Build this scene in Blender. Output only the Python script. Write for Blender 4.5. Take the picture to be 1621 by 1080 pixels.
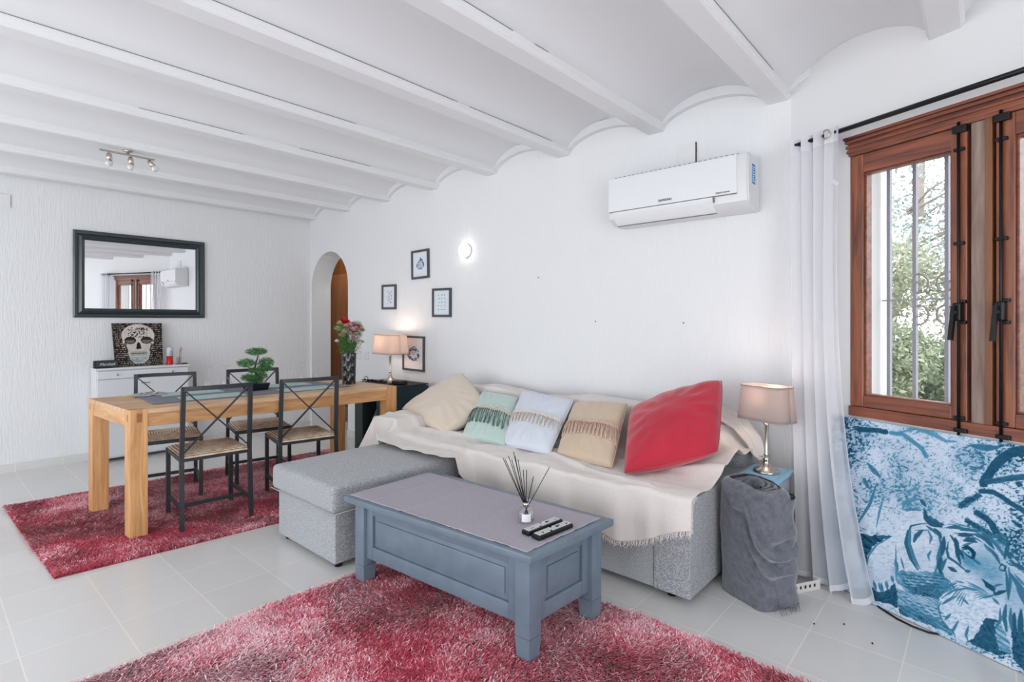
import bpy, bmesh, math, random, json
import numpy as np
from mathutils import Vector, Matrix, noise, Euler
for o in list(bpy.data.objects): bpy.data.objects.remove(o)
S = bpy.context.scene
COL = S.collection
R = math.radians
PI = math.pi
def s2l(c):
    c = c / 255.0
    return c / 12.92 if c <= 0.04045 else ((c + 0.055) / 1.055) ** 2.4
def rgb(r, g, b): return (s2l(r), s2l(g), s2l(b), 1.0)

# ------------------------------------------------------------ camera
cd = bpy.data.cameras.new('camera'); cam = bpy.data.objects.new('camera', cd); COL.objects.link(cam)
cam.location = (0, 0, 1.27)
cam.rotation_euler = (R(90), 0, math.atan2(0.665, 0.747))
cd.sensor_width = 36; cd.lens = 36 * 846 / 1621.0; cd.shift_y = -30 / 1621.0
cd.clip_start = 0.02; cd.clip_end = 100
S.camera = cam
# ------------------------------------------------------------ world, daylight, exposure
S.view_settings.view_transform = 'Standard'; S.view_settings.look = 'None'
S.view_settings.gamma = 1; S.view_settings.use_curve_mapping = False
S.view_settings.exposure = 0.14
wd = bpy.data.worlds.new('overcast_sky'); S.world = wd; wd.use_nodes = True
bg = wd.node_tree.nodes['Background']; bg.inputs[0].default_value = (0.90, 0.95, 1.0, 1); bg.inputs[1].default_value = 4.0
def area(name, loc, rot, sx, sy, power, color):
    l = bpy.data.lights.new(name, 'AREA'); l.shape = 'RECTANGLE'; l.size = sx; l.size_y = sy
    l.energy = power; l.color = color; l.cycles.is_portal = True
    o = bpy.data.objects.new(name, l); COL.objects.link(o); o.location = loc; o.rotation_euler = rot
    return o
# portals that guide the sky light through the window and added unseen fill openings
area('rear_fill_portal', (-2.6, -2.95, 1.2), (R(90), 0, 0), 4.4, 2.2, 98, (0.94, 0.975, 1.0))
area('side_fill_portal', (2.55, -0.6, 1.2), (R(90), 0, R(90)), 3.0, 2.2, 50, (1.0, 0.955, 0.92))

area('window_daylight', (-.81 + .917 * .87 + .40 * .31, 3.23 - .40 * .87 + .917 * .31, 1.49), (R(90), 0, math.atan2(-.40, .917) + PI), 1.05, 1.3, 1, (1, 1, 1))

# ------------------------------------------------------------ materials
MATS = {}
def mat(name, base, rough=0.6, metal=0.0, spec=None, var=0.0, vscale=8.0, bump=0.0, bscale=60.0, stretch=(1, 1, 1), coat=0.0,
        sheen=0.0, trans=0.0, alpha=None, emit=None, estr=0.0, col2=None, det=4.0, coords='Object', bdist=0.01):
    m = bpy.data.materials.new(name); m.use_nodes = True
    nt = m.node_tree; b = nt.nodes['Principled BSDF']
    b.inputs['Base Color'].default_value = base
    b.inputs['Roughness'].default_value = rough; b.inputs['Metallic'].default_value = metal
    if spec is not None: b.inputs['Specular IOR Level'].default_value = spec
    if coat: b.inputs['Coat Weight'].default_value = coat; b.inputs['Coat Roughness'].default_value = 0.15
    if sheen: b.inputs['Sheen Weight'].default_value = sheen
    if trans: b.inputs['Transmission Weight'].default_value = trans
    if alpha is not None: b.inputs['Alpha'].default_value = alpha
    if emit: b.inputs['Emission Color'].default_value = emit; b.inputs['Emission Strength'].default_value = estr
    tc = nt.nodes.new('ShaderNodeTexCoord')
    def noisetex(scale, d):
        mp = nt.nodes.new('ShaderNodeMapping'); mp.inputs['Scale'].default_value = stretch
        n = nt.nodes.new('ShaderNodeTexNoise'); n.inputs['Scale'].default_value = scale; n.inputs['Detail'].default_value = d
        nt.links.new(tc.outputs[coords], mp.inputs[0]); nt.links.new(mp.outputs[0], n.inputs['Vector'])
        return n
    if var or col2:
        n = noisetex(vscale, det); r = nt.nodes.new('ShaderNodeValToRGB')
        c2 = col2 if col2 else tuple(max(0, x * (1 - var)) for x in base[:3]) + (1,)
        r.color_ramp.elements[0].position = 0.35; r.color_ramp.elements[1].position = 0.65
        r.color_ramp.elements[0].color = c2; r.color_ramp.elements[1].color = base
        nt.links.new(n.outputs['Fac'], r.inputs[0]); nt.links.new(r.outputs[0], b.inputs['Base Color'])
    if bump:
        n = noisetex(bscale, 5.0); bp = nt.nodes.new('ShaderNodeBump'); bp.inputs['Strength'].default_value = bump
        bp.inputs['Distance'].default_value = bdist
        nt.links.new(n.outputs['Fac'], bp.inputs['Height']); nt.links.new(bp.outputs[0], b.inputs['Normal'])
    MATS[name] = m
    return m
def vcmat(name, rough=0.8, bump=0.0, bscale=300, sheen=0.0, trl=0.0):
    m = mat(name, (1, 1, 1, 1), rough, bump=bump, bscale=bscale, sheen=sheen)
    nt = m.node_tree; a = nt.nodes.new('ShaderNodeVertexColor'); a.layer_name = 'paint'
    b = nt.nodes['Principled BSDF']
    nt.links.new(a.outputs[0], b.inputs['Base Color'])
    if trl:
        t = nt.nodes.new('ShaderNodeBsdfTranslucent'); mx = nt.nodes.new('ShaderNodeMixShader'); mx.inputs[0].default_value = trl
        nt.links.new(a.outputs[0], t.inputs[0]); nt.links.new(b.outputs[0], mx.inputs[1]); nt.links.new(t.outputs[0], mx.inputs[2])
        nt.links.new(mx.outputs[0], nt.nodes['Material Output'].inputs[0])
    return m
def wood(name, c1, c2, axis='Y', scale=1.0, rough=0.45, coat=0.0, bump=0.15):
    st = {'X': (1.2, 14, 14), 'Y': (14, 1.2, 14), 'Z': (14, 14, 1.2)}[axis]
    m = mat(name, c1, rough, coat=coat)
    nt = m.node_tree; b = nt.nodes['Principled BSDF']
    tc = nt.nodes.new('ShaderNodeTexCoord'); mp = nt.nodes.new('ShaderNodeMapping'); mp.inputs['Scale'].default_value = tuple(v * scale for v in st)
    n = nt.nodes.new('ShaderNodeTexNoise'); n.inputs['Scale'].default_value = 2.2; n.inputs['Detail'].default_value = 8; n.inputs['Roughness'].default_value = 0.62; n.inputs['Distortion'].default_value = 0.6
    r = nt.nodes.new('ShaderNodeValToRGB'); r.color_ramp.elements[0].position = 0.3; r.color_ramp.elements[1].position = 0.68
    r.color_ramp.elements[0].color = c2; r.color_ramp.elements[1].color = c1
    bp = nt.nodes.new('ShaderNodeBump'); bp.inputs['Strength'].default_value = bump; bp.inputs['Distance'].default_value = 0.003
    L = nt.links.new
    L(tc.outputs['Object'], mp.inputs[0]); L(mp.outputs[0], n.inputs['Vector']); L(n.outputs['Fac'], r.inputs[0]); L(r.outputs[0], b.inputs['Base Color'])
    L(n.outputs['Fac'], bp.inputs['Height']); L(bp.outputs[0], b.inputs['Normal'])
    return m
M_wall = mat('white_plaster', rgb(236, 236, 237), 0.85, bump=0.55, bscale=26, stretch=(3.4, 3.4, 0.42), spec=0.2, bdist=0.008)
M_wallw = mat('white_plaster_smooth', rgb(233, 232, 232), 0.85, bump=0.08, bscale=26, stretch=(2.5, 2.5, 0.6), spec=0.2, bdist=0.006)
M_ceil = mat('white_ceiling', rgb(233, 233, 235), 0.85, spec=0.2, bump=0.05, bscale=9)
M_beam = mat('beam_paint', rgb(235, 235, 236), 0.55, spec=0.3)
M_crack = mat('crack_shadow', rgb(120, 115, 112), 0.9)
M_oak_x = wood('oak_x', rgb(226, 180, 128), rgb(190, 134, 82), 'X')
M_oak_y = wood('oak_y', rgb(228, 194, 158), rgb(192, 146, 104), 'Y')
M_oak_z = wood('oak_z', rgb(226, 176, 120), rgb(182, 122, 68), 'Z')
M_oak_a = wood('oak_apron', rgb(220, 170, 116), rgb(180, 124, 74), 'Y')
M_oak_dark = wood('oak_dark', rgb(176, 116, 66), rgb(140, 84, 44), 'Z')
M_red_wood = wood('window_wood', rgb(166, 96, 62), rgb(74, 38, 32), 'Z', 0.8, 0.38, coat=0.25)
M_red_wood_h = wood('window_wood_rail', rgb(156, 88, 60), rgb(76, 38, 33), 'X', 0.8, 0.38, coat=0.25)
M_grey_wood = wood('mullion_wood', rgb(160, 140, 130), rgb(108, 78, 64), 'Z', 0.8, 0.6)
M_brown_wood = wood('mullion_wood_brown', rgb(140, 92, 60), rgb(104, 62, 40), 'Z', 0.8, 0.5)
M_black = mat('black_metal', rgb(52, 54, 58), 0.42, metal=0.3, spec=0.5)
M_iron = mat('black_iron', rgb(24, 24, 26), 0.35, metal=0.4)
M_matte_black = mat('matte_black', rgb(26, 27, 29), 0.6)
M_teal_black = mat('dark_teal_side', rgb(24, 58, 66), 0.35, var=0.3, vscale=6)
M_grey_paint = mat('blue_grey_paint', rgb(112, 128, 142), 0.40, var=0.12, vscale=14, bump=0.05, bscale=40)
M_grey_fab = mat('grey_upholstery', rgb(192, 194, 198), 0.95, var=0.60, vscale=230, bump=0.6, bscale=300, sheen=0.3, bdist=0.004, det=2)
M_throw = mat('cream_throw_cloth', rgb(230, 222, 216), 0.95, var=0.08, vscale=200, bump=0.25, bscale=260, sheen=0.3, bdist=0.003)
M_runner = mat('lavender_grey_cloth', rgb(174, 168, 178), 0.9, var=0.06, vscale=60, bump=0.2, bscale=300, bdist=0.002)
M_chrome = mat('brushed_nickel', rgb(200, 192, 182), 0.22, metal=1.0)
M_white = mat('white_plastic', rgb(236, 236, 238), 0.35)
M_white_sat = mat('white_satin', rgb(232, 233, 236), 0.4)
M_grey_line = mat('grey_gap', rgb(120, 120, 122), 0.7)
M_glass = mat('clear_glass', (1, 1, 1, 1), 0.02, trans=1.0); M_glass.node_tree.nodes['Principled BSDF'].inputs['IOR'].default_value = 1.45
def thin_glass(k=5.0):
    m = bpy.data.materials.new('window_glass'); m.use_nodes = True; nt = m.node_tree
    for n in list(nt.nodes): nt.nodes.remove(n)
    o = nt.nodes.new('ShaderNodeOutputMaterial'); t = nt.nodes.new('ShaderNodeBsdfTransparent'); g = nt.nodes.new('ShaderNodeBsdfGlossy')
    g.inputs['Roughness'].default_value = 0.02; lw = nt.nodes.new('ShaderNodeLayerWeight'); lw.inputs[0].default_value = .5; pw = nt.nodes.new('ShaderNodeMath'); pw.operation = 'POWER'; pw.inputs[1].default_value = k; f = nt.nodes.new('ShaderNodeMath'); f.operation = 'MULTIPLY_ADD'; f.inputs[1].default_value = .6; f.inputs[2].default_value = .03; nt.links.new(lw.outputs['Facing'], pw.inputs[0]); nt.links.new(pw.outputs[0], f.inputs[0]); mx = nt.nodes.new('ShaderNodeMixShader')
    L = nt.links.new; L(f.outputs[0], mx.inputs[0]); L(t.outputs[0], mx.inputs[1]); L(g.outputs[0], mx.inputs[2]); L(mx.outputs[0], o.inputs[0])
    return m
M_pane = thin_glass()
def sheer(name, c, tr=0.28, tl=0.5):
    m = bpy.data.materials.new(name); m.use_nodes = True; nt = m.node_tree
    for n in list(nt.nodes): nt.nodes.remove(n)
    N = nt.nodes.new; L = nt.links.new
    o = N('ShaderNodeOutputMaterial'); d = N('ShaderNodeBsdfDiffuse'); t = N('ShaderNodeBsdfTranslucent'); p = N('ShaderNodeBsdfTransparent')
    d.inputs[0].default_value = c; t.inputs[0].default_value = c
    a = N('ShaderNodeMixShader'); a.inputs[0].default_value = tl; b = N('ShaderNodeMixShader'); b.inputs[0].default_value = tr
    L(d.outputs[0], a.inputs[1]); L(t.outputs[0], a.inputs[2]); L(a.outputs[0], b.inputs[1]); L(p.outputs[0], b.inputs[2]); L(b.outputs[0], o.inputs[0])
    return m
M_thin = thin_glass(1.8); M_thin.name = 'thin_clear_glass'
M_sheer = sheer('sheer_voile', rgb(242, 242, 246), 0.38, 0.4)
M_sheer_hem = sheer('sheer_hem', rgb(244, 244, 248), 0.05, 0.4)
M_shade = sheer('lamp_shade_cloth', rgb(238, 222, 212), 0.0, 0.45)
M_shade_g = sheer('lamp_shade_linen', rgb(196, 184, 180), 0.0, 0.45)
M_mirror = mat('mirror_glass', (0.93, 0.94, 0.95, 1), 0.0, metal=1.0)
M_frame_teal = mat('dark_green_black_frame', rgb(38, 50, 53), 0.28, coat=0.5)
M_vc = vcmat('printed_surface', 0.75)
M_vcb = vcmat('printed_canvas', 0.85, bump=0.1, bscale=500); M_vcb.node_tree.nodes['Principled BSDF'].inputs['Specular IOR Level'].default_value = .15
M_pile = vcmat('shag_pile_yarn', 0.8, sheen=0.4)
M_leafvc = vcmat('foliage', 0.7, trl=0.35)

# ------------------------------------------------------------ mesh helpers
def link(name, bm, m, parent=None, smooth=False, mats=None):
    me = bpy.data.meshes.new(name); bm.to_mesh(me); bm.free()
    for mm in (mats or [m]): me.materials.append(mm)
    if smooth:
        for p in me.polygons: p.use_smooth = True
        if smooth != 'all': me.set_sharp_from_angle(angle=R(40))
    o = bpy.data.objects.new(name, me); COL.objects.link(o)
    if parent: o.parent = parent
    return o
def tag(o, label, cat, group=None):
    o['label'] = label; o['category'] = cat
    if group: o['group'] = group
    return o
def thing(name, label, cat, loc=(0, 0, 0), rz=0.0, group=None):
    o = bpy.data.objects.new(name, None); COL.objects.link(o); o.location = loc; o.rotation_euler = (0, 0, rz)
    o.empty_display_size = 0.1
    return tag(o, label, cat, group)
def struct(o): o['kind'] = 'structure'; return o
def dup(root, loc, rz, label, group=None):
    r = root.copy(); COL.objects.link(r); r.location = loc; r.rotation_euler = (0, 0, rz); r['label'] = label
    if group: r['group'] = group
    for ch in list(root.children):
        c = ch.copy(); COL.objects.link(c); c.parent = r
        for g in list(ch.children):
            d = g.copy(); COL.objects.link(d); d.parent = c
    return r
def box(bm, lo, hi, bev=0.0, seg=2, mi=0):
    g = bmesh.ops.create_cube(bm, size=1.0); vs = g['verts']
    c = [(lo[i] + hi[i]) / 2 for i in range(3)]; d = [abs(hi[i] - lo[i]) for i in range(3)]
    for v in vs: v.co = Vector((v.co.x * d[0] + c[0], v.co.y * d[1] + c[1], v.co.z * d[2] + c[2]))
    fs = list({f for v in vs for f in v.link_faces})
    for f in fs: f.material_index = mi
    if bev > 0:
        es = list({e for v in vs for e in v.link_edges})
        r = bmesh.ops.bevel(bm, geom=es, offset=min(bev, min(d) * 0.45), segments=seg, profile=0.6, affect='EDGES')
        for f in r['faces']: f.material_index = mi
    return vs
def bxo(name, lo, hi, m, parent=None, bev=0.0, seg=2, smooth=False):
    bm = bmesh.new(); box(bm, lo, hi, bev, seg); return link(name, bm, m, parent, smooth or bev > 0.004)
def tube(bm, pts, r, n=8, cap=True, mi=0):
    pts = [Vector(p) for p in pts]; rs = r if isinstance(r, (list, tuple)) else [r] * len(pts)
    rings = []; up = None
    for i, p in enumerate(pts):
        t = (pts[min(i + 1, len(pts) - 1)] - pts[max(i - 1, 0)]).normalized()
        if up is None: up = Vector((0, 0, 1)) if abs(t.z) < 0.9 else Vector((1, 0, 0))
        a = t.cross(up).normalized(); b = a.cross(t).normalized(); up = b
        rings.append([bm.verts.new(p + (a * math.cos(2 * PI * k / n) + b * math.sin(2 * PI * k / n)) * rs[i]) for k in range(n)])
    for i in range(len(rings) - 1):
        for k in range(n):
            f = bm.faces.new((rings[i][k], rings[i][(k + 1) % n], rings[i + 1][(k + 1) % n], rings[i + 1][k])); f.smooth = True; f.material_index = mi
    if cap:
        bm.faces.new(list(reversed(rings[0]))).material_index = mi; bm.faces.new(rings[-1]).material_index = mi
def bar(bm, a, b, w, h=None, up=(0, 0, 1)):
    h = h or w; a = Vector(a); b = Vector(b); t = (b - a).normalized(); up = Vector(up)
    if abs(t.dot(up)) > 0.95: up = Vector((1, 0, 0))
    x = t.cross(up).normalized() * w / 2; y = x.cross(t).normalized() * h / 2
    v = [bm.verts.new(p + x * sx + y * sy) for p in (a, b) for sx, sy in ((-1, -1), (1, -1), (1, 1), (-1, 1))]
    for q in ((0, 1, 2, 3), (7, 6, 5, 4), (0, 4, 5, 1), (1, 5, 6, 2), (2, 6, 7, 3), (3, 7, 4, 0)): bm.faces.new([v[i] for i in q])
def lathe(bm, prof, n=24, c=(0, 0, 0), axis='Z', cap=True):
    rings = []
    for r, z in prof:
        ring = []
        for k in range(n):
            a = 2 * PI * k / n; x, y = r * math.cos(a), r * math.sin(a)
            p = (x, y, z) if axis == 'Z' else ((x, z, y) if axis == 'Y' else (z, x, y))
            ring.append(bm.verts.new((c[0] + p[0], c[1] + p[1], c[2] + p[2])))
        rings.append(ring)
    for i in range(len(rings) - 1):
        for k in range(n):
            f = bm.faces.new((rings[i][k], rings[i][(k + 1) % n], rings[i + 1][(k + 1) % n], rings[i + 1][k])); f.smooth = True
    if cap:
        if prof[0][0] > 1e-5: bm.faces.new(list(reversed(rings[0])))
        if prof[-1][0] > 1e-5: bm.faces.new(rings[-1])
    bmesh.ops.remove_doubles(bm, verts=bm.verts, dist=1e-6)
    bmesh.ops.recalc_face_normals(bm, faces=bm.faces)
def gridmesh(name, P, m, parent=None, color=None, smooth=True, thick=0.0):
    """P: (ny,nx,3) array"""
    ny, nx = P.shape[:2]; me = bpy.data.meshes.new(name)
    idx = np.arange(ny * nx).reshape(ny, nx)
    q = np.stack([idx[:-1, :-1], idx[:-1, 1:], idx[1:, 1:], idx[1:, :-1]], -1).reshape(-1, 4)
    me.from_pydata(P.reshape(-1, 3).tolist(), [], q.tolist()); me.materials.append(m)
    if color is not None:
        a = me.color_attributes.new('paint', 'FLOAT_COLOR', 'POINT')
        c = np.ones((ny * nx, 4), dtype=np.float32); c[:, :3] = color.reshape(-1, 3)
        a.data.foreach_set('color', c.ravel())
    if smooth: me.polygons.foreach_set('use_smooth', [True] * len(me.polygons))
    o = bpy.data.objects.new(name, me); COL.objects.link(o)
    if parent: o.parent = parent
    if thick:
        md = o.modifiers.new('thickness', 'SOLIDIFY'); md.thickness = thick; md.offset = 0
    return o
def soup(name, tris, cols, m, parent=None, smooth=False):
    """tris (n,k,3) polygons of k corners, cols (n,3) or (n,k,3)"""
    n, k = tris.shape[:2]; me = bpy.data.meshes.new(name)
    me.vertices.add(n * k); me.vertices.foreach_set('co', tris.reshape(-1).astype(np.float32))
    me.loops.add(n * k); me.loops.foreach_set('vertex_index', np.arange(n * k, dtype=np.int32))
    me.polygons.add(n); me.polygons.foreach_set('loop_start', np.arange(0, n * k, k, dtype=np.int32)); me.polygons.foreach_set('loop_total', np.full(n, k, dtype=np.int32))
    me.update(calc_edges=True); me.materials.append(m)
    a = me.color_attributes.new('paint', 'FLOAT_COLOR', 'POINT')
    c = np.ones((n, k, 4), dtype=np.float32); c[:, :, :3] = cols if cols.ndim == 3 else cols[:, None, :]
    a.data.foreach_set('color', c.ravel())
    o = bpy.data.objects.new(name, me); COL.objects.link(o)
    if parent: o.parent = parent
    return o
def vnoise(x, y, seed=0, octaves=4):
    """numpy value noise 0..1"""
    out = np.zeros_like(x, dtype=float); amp = 1.0; tot = 0.0
    for o in range(octaves):
        f = 2.0 ** o; X = x * f + 17.3 * seed; Y = y * f + 9.1 * seed; xi = np.floor(X); yi = np.floor(Y); u = X - xi; v = Y - yi
        u = u * u * (3 - 2 * u); v = v * v * (3 - 2 * v)
        def h(a, b):
            t = np.sin(a * 127.1 + b * 311.7 + seed * 74.7) * 43758.5453; return t - np.floor(t)
        out += amp * ((h(xi, yi) * (1 - u) + h(xi + 1, yi) * u) * (1 - v) + (h(xi, yi + 1) * (1 - u) + h(xi + 1, yi + 1) * u) * v)
        tot += amp; amp *= 0.55
    return out / tot
# painter for flat prints
def lin(c): return np.array([s2l(v) for v in c])
def inpoly(X, Y, pts):
    ins = np.zeros(X.shape, bool); n = len(pts); j = n - 1
    for i in range(n):
        xi, yi = pts[i]; xj, yj = pts[j]
        if yi != yj:
            ins ^= ((yi > Y) != (yj > Y)) & (X < (xj - xi) * (Y - yi) / (yj - yi) + xi)
        j = i
    return ins
def dline(X, Y, pts):
    d = np.full(X.shape, 1e9)
    for (ax, ay), (bx, by) in zip(pts[:-1], pts[1:]):
        vx, vy = bx - ax, by - ay; L2 = vx * vx + vy * vy + 1e-12
        t = np.clip(((X - ax) * vx + (Y - ay) * vy) / L2, 0, 1); d = np.minimum(d, np.hypot(X - ax - t * vx, Y - ay - t * vy))
    return d
# ============================================================ ROOM SHELL
XL, YB, XR, YR = -6.17, 3.23, 2.4, -3.0
def tile_mat():
    m = mat('floor_tile', rgb(226, 222, 217), 0.22, spec=0.45)
    nt = m.node_tree; b = nt.nodes['Principled BSDF']; N = nt.nodes.new; L = nt.links.new
    tc = N('ShaderNodeTexCoord'); mp = N('ShaderNodeMapping'); mp.inputs['Location'].default_value = (3.36 + 0.0015, -0.272 + 0.0015, 0)
    br = N('ShaderNodeTexBrick'); br.offset = 0; br.squash = 1
    br.inputs['Scale'].default_value = 1; br.inputs['Brick Width'].default_value = 0.3125; br.inputs['Row Height'].default_value = 0.3125
    br.inputs['Mortar Size'].default_value = 0.0028; br.inputs['Mortar Smooth'].default_value = 0.3
    br.inputs['Color1'].default_value = rgb(226, 224, 222); br.inputs['Color2'].default_value = rgb(220, 217, 214); br.inputs['Mortar'].default_value = rgb(244, 236, 226)
    n = N('ShaderNodeTexNoise'); n.inputs['Scale'].default_value = 7; n.inputs['Detail'].default_value = 6
    mx = N('ShaderNodeMixRGB'); mx.blend_type = 'MULTIPLY'; mx.inputs[0].default_value = 0.03
    bp = N('ShaderNodeBump'); bp.invert = True; bp.inputs['Strength'].default_value = 0.12; bp.inputs['Distance'].default_value = 0.001
    rm = N('ShaderNodeMapRange'); rm.inputs['To Min'].default_value = 0.20; rm.inputs['To Max'].default_value = 0.205
    L(tc.outputs['Object'], mp.inputs[0]); L(mp.outputs[0], br.inputs['Vector']); L(tc.outputs['Object'], n.inputs['Vector'])
    L(br.outputs['Color'], mx.inputs[1]); L(n.outputs['Color'], mx.inputs[2]); L(mx.outputs[0], b.inputs['Base Color'])
    L(br.outputs['Fac'], bp.inputs['Height']); L(bp.outputs[0], b.inputs['Normal'])
    L(n.outputs['Fac'], rm.inputs[0]); L(rm.outputs[0], b.inputs['Roughness'])
    return m
M_floor = tile_mat()
struct(bxo('floor', (XL - .2, YR - .2, -0.12), (XR + .2, YB + .0, 0), M_floor))
struct(bxo('floor', (-8.6, YB, -0.12), (-4.9, 5.6, 0), M_floor))
struct(bxo('wall_left', (XL - .2, YR, 0), (XL, YB + .25, 2.75), M_wall))
# wall with the arch
def arch_wall():
    bm = bmesh.new(); x0, x1, zs, zt = -6.13, -5.32, 1.68, 2.09
    t = 0.25; n = 24
    arc = [(x0, 0), (x0, zs)] + [((x0 + x1) / 2 - math.cos(PI * k / n) * (x1 - x0) / 2, zs + math.sin(PI * k / n) * (zt - zs)) for k in range(1, n)] + [(x1, zs), (x1, 0)]
    top = 2.75; L = XL; Rr = -0.81
    for y, flip in ((YB, False), (YB + t, True)):
        def V(p): return bm.verts.new((p[0], y, p[1]))
        a = [V(p) for p in arc]; tops = [V((p[0], top)) for p in arc]
        l0, l1 = V((L, 0)), V((L, top)); r0, r1 = V((Rr, 0)), V((Rr, top))
        fs = [(l0, a[0], tops[0], l1)] + [(a[i], a[i + 1], tops[i + 1], tops[i]) for i in range(1, len(a) - 2)] + [(a[-1], r0, r1, tops[-1])]
        fs[0] = (l0, a[0], a[1], tops[1], l1); fs[-1] = (a[-2], a[-1], r0, r1, tops[-2])
        for f in fs: bm.faces.new(list(reversed(f)) if flip else f)
        if not flip: A0 = a
        else:
            for i in range(len(a) - 1): bm.faces.new((A0[i], a[i], a[i + 1], A0[i + 1]))
    bmesh.ops.remove_doubles(bm, verts=bm.verts, dist=1e-5); bmesh.ops.recalc_face_normals(bm, faces=bm.faces)
    return link('wall_back', bm, M_wall)
struct(arch_wall())
# wall of the window, turned 23.6 degrees: local x runs along the wall, -y into the room
CW = Vector((-0.81, 3.23, 0)); RW = math.atan2(-0.40, 0.917)
bm = bmesh.new(); hx0, hx1, hz0, hz1 = 0.345, 1.395, 0.83, 2.14
box(bm, (-0.02, 0, 0), (hx0, .30, 2.75)); box(bm, (hx1, 0, 0), (3.52, .30, 2.75)); box(bm, (hx0, 0, 0), (hx1, .30, hz0)); box(bm, (hx0, 0, hz1), (hx1, .30, 2.75))
o = struct(link('wall_window', bm, M_wallw)); o.location = CW; o.rotation_euler = (0, 0, RW)
# behind the camera: walls with wide openings added for fill light
bm = bmesh.new(); box(bm, (XL, YR - .2, 0), (-5.0, YR, 2.75)); box(bm, (-.3, YR - .2, 0), (XR + .2, YR, 2.75)); box(bm, (-5.0, YR - .2, 2.3), (-.3, YR, 2.75))
struct(link('wall_rear', bm, M_wallw))
bm = bmesh.new(); box(bm, (XR, YR, 0), (XR + .2, -2.2, 2.75)); box(bm, (XR, 1.0, 0), (XR + .2, 1.85, 2.75)); box(bm, (XR, -2.2, 2.3), (XR + .2, 1.0, 2.75))
struct(link('wall_right', bm, M_wallw))
# ceiling of shallow vaults between beams
PITCH = 0.7415; BX = [-0.07 - PITCH * k for k in range(-3, 9)]      # right-hand edge of each beam
def vault():
    xs = []; 
    for bx in sorted(BX):
        a = bx; b = bx + PITCH - 0.13; n = 14
        for k in range(n + 1):
            u = k / n; xs.append((a + (b - a) * u, 2.548 + 0.125 * (1 - (2 * u - 1) ** 2) ** 0.8))
    ys = [YR - .1, -1, 1, YB + .28]
    P = np.array([[(x, y, z) for x, z in xs] for y in ys])
    return P
o = gridmesh('ceiling', vault(), M_ceil); struct(o)
bxo('ceiling', (XL - .2, YR - .2, 2.68), (XR + .2, YB + .3, 2.75), M_ceil)['kind'] = 'structure'
def beam_bm():
    bm = bmesh.new()
    prof = [(0, 2.548), (0, 2.520), (-.006, 2.514), (-.006, 2.506), (-.014, 2.50), (-.116, 2.50), (-.124, 2.506), (-.124, 2.514), (-.13, 2.520), (-.13, 2.548), (-.13, 2.60), (0, 2.60)]
    r = [[bm.verts.new((x, y, z)) for x, z in prof] for y in (YR - .05, YB + .02)]
    n = len(prof)
    for i in range(n): bm.faces.new((r[0][i], r[0][(i + 1) % n], r[1][(i + 1) % n], r[1][i]))
    bm.faces.new(list(reversed(r[0]))); bm.faces.new(r[1]); bmesh.ops.recalc_face_normals(bm, faces=bm.faces)
    return bm
b0 = link('trim_1', beam_bm(), M_beam)
for k, bx in enumerate(BX):
    o = b0 if k == 0 else b0.copy()
    if k: COL.objects.link(o); o.name = 'trim_%d' % (k + 1)
    o.location = (bx, 0, 0); o['kind'] = 'structure'
for bx, segs in ((-.8115, ((.2, 1.3), (1.42, 2.9))), (-1.553, ((1.2, 1.75), (1.9, 2.0))), (-2.2945, ((.3, 2.1), (2.2, 3.0))), (-3.036, ((-.5, 1.9),)), (-3.7775, ((.9, 1.5), (1.9, 2.5)))):
    for a, b in segs:
        bm = bmesh.new(); tube(bm, [(bx + .0005, a, 2.546), (bx + .001, (a + b) / 2, 2.547), (bx + .0005, b, 2.546)], .0014, 5); o = link('trim_14', bm, M_crack); o['kind'] = 'structure'
# plaster soffit strip where the vaults meet the arch wall
bm = bmesh.new()
for bx in BX:
    if bx > 0.7: continue
    a, b, n = bx, bx + PITCH - .13, 14; lo = []; hi = []
    for k in range(n + 1):
        u = k / n; x = a + (b - a) * u; z = 2.53 + 0.085 * (1 - (2 * u - 1) ** 2) ** 0.8
        lo.append((x, z))
    for k in range(n):
        (x0, z0), (x1, z1) = lo[k], lo[k + 1]; y0, y1 = YB - .045, YB + .02
        v = [bm.verts.new(p) for p in ((x0, y0, z0), (x1, y0, z1), (x1, y1, z1), (x0, y1, z0), (x0, y0, 2.67), (x1, y0, 2.67))]
        bm.faces.new((v[0], v[1], v[2], v[3])); bm.faces.new((v[0], v[4], v[5], v[1]))
o = link('trim_13', bm, M_ceil, smooth=True); o['kind'] = 'structure'
# skirting
bxo('baseboard_left', (XL, YR, 0), (XL + .012, YB, .07), M_floor)['kind'] = 'structure'
bxo('baseboard_back', (-5.32, YB - .012, 0), (-.81, YB, .07), M_floor)['kind'] = 'structure'

# ------------------------------------------------------------ hallway behind the arch
struct(bxo('wall_hall', (-8.6, 5.4, 0), (-4.9, 5.5, 2.7), M_wallw)); struct(bxo('wall_hall', (-8.7, YB + .25, 0), (-8.6, 5.5, 2.7), M_wallw))
struct(bxo('wall_hall', (-8.7, YB + .05, 0), (XL - .2, YB + .25, 2.7), M_wallw)); struct(bxo('wall_hall', (-5.0, YB + .25, 0), (-4.8, 5.5, 2.7), M_wallw)); struct(bxo('ceiling', (-8.7, YB + .25, 2.6), (-4.8, 5.5, 2.75), M_wallw))
t = thing('wooden_door', 'orange-brown wooden door standing open behind the white arch', 'door', (-7.25, 3.97, 0), 0)
bxo('door_frame', (-.07, .0, 0), (1.10, .09, 2.42), M_oak_dark, t, .004)
M_tan_door = wood('tan_door', rgb(206, 150, 106), rgb(180, 122, 80), 'Z', 0.5, 0.3, coat=.3)
bxo('door_leaf', (0, -.035, 0.01), (.94, 0, 1.93), M_tan_door, t, .004)
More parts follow.
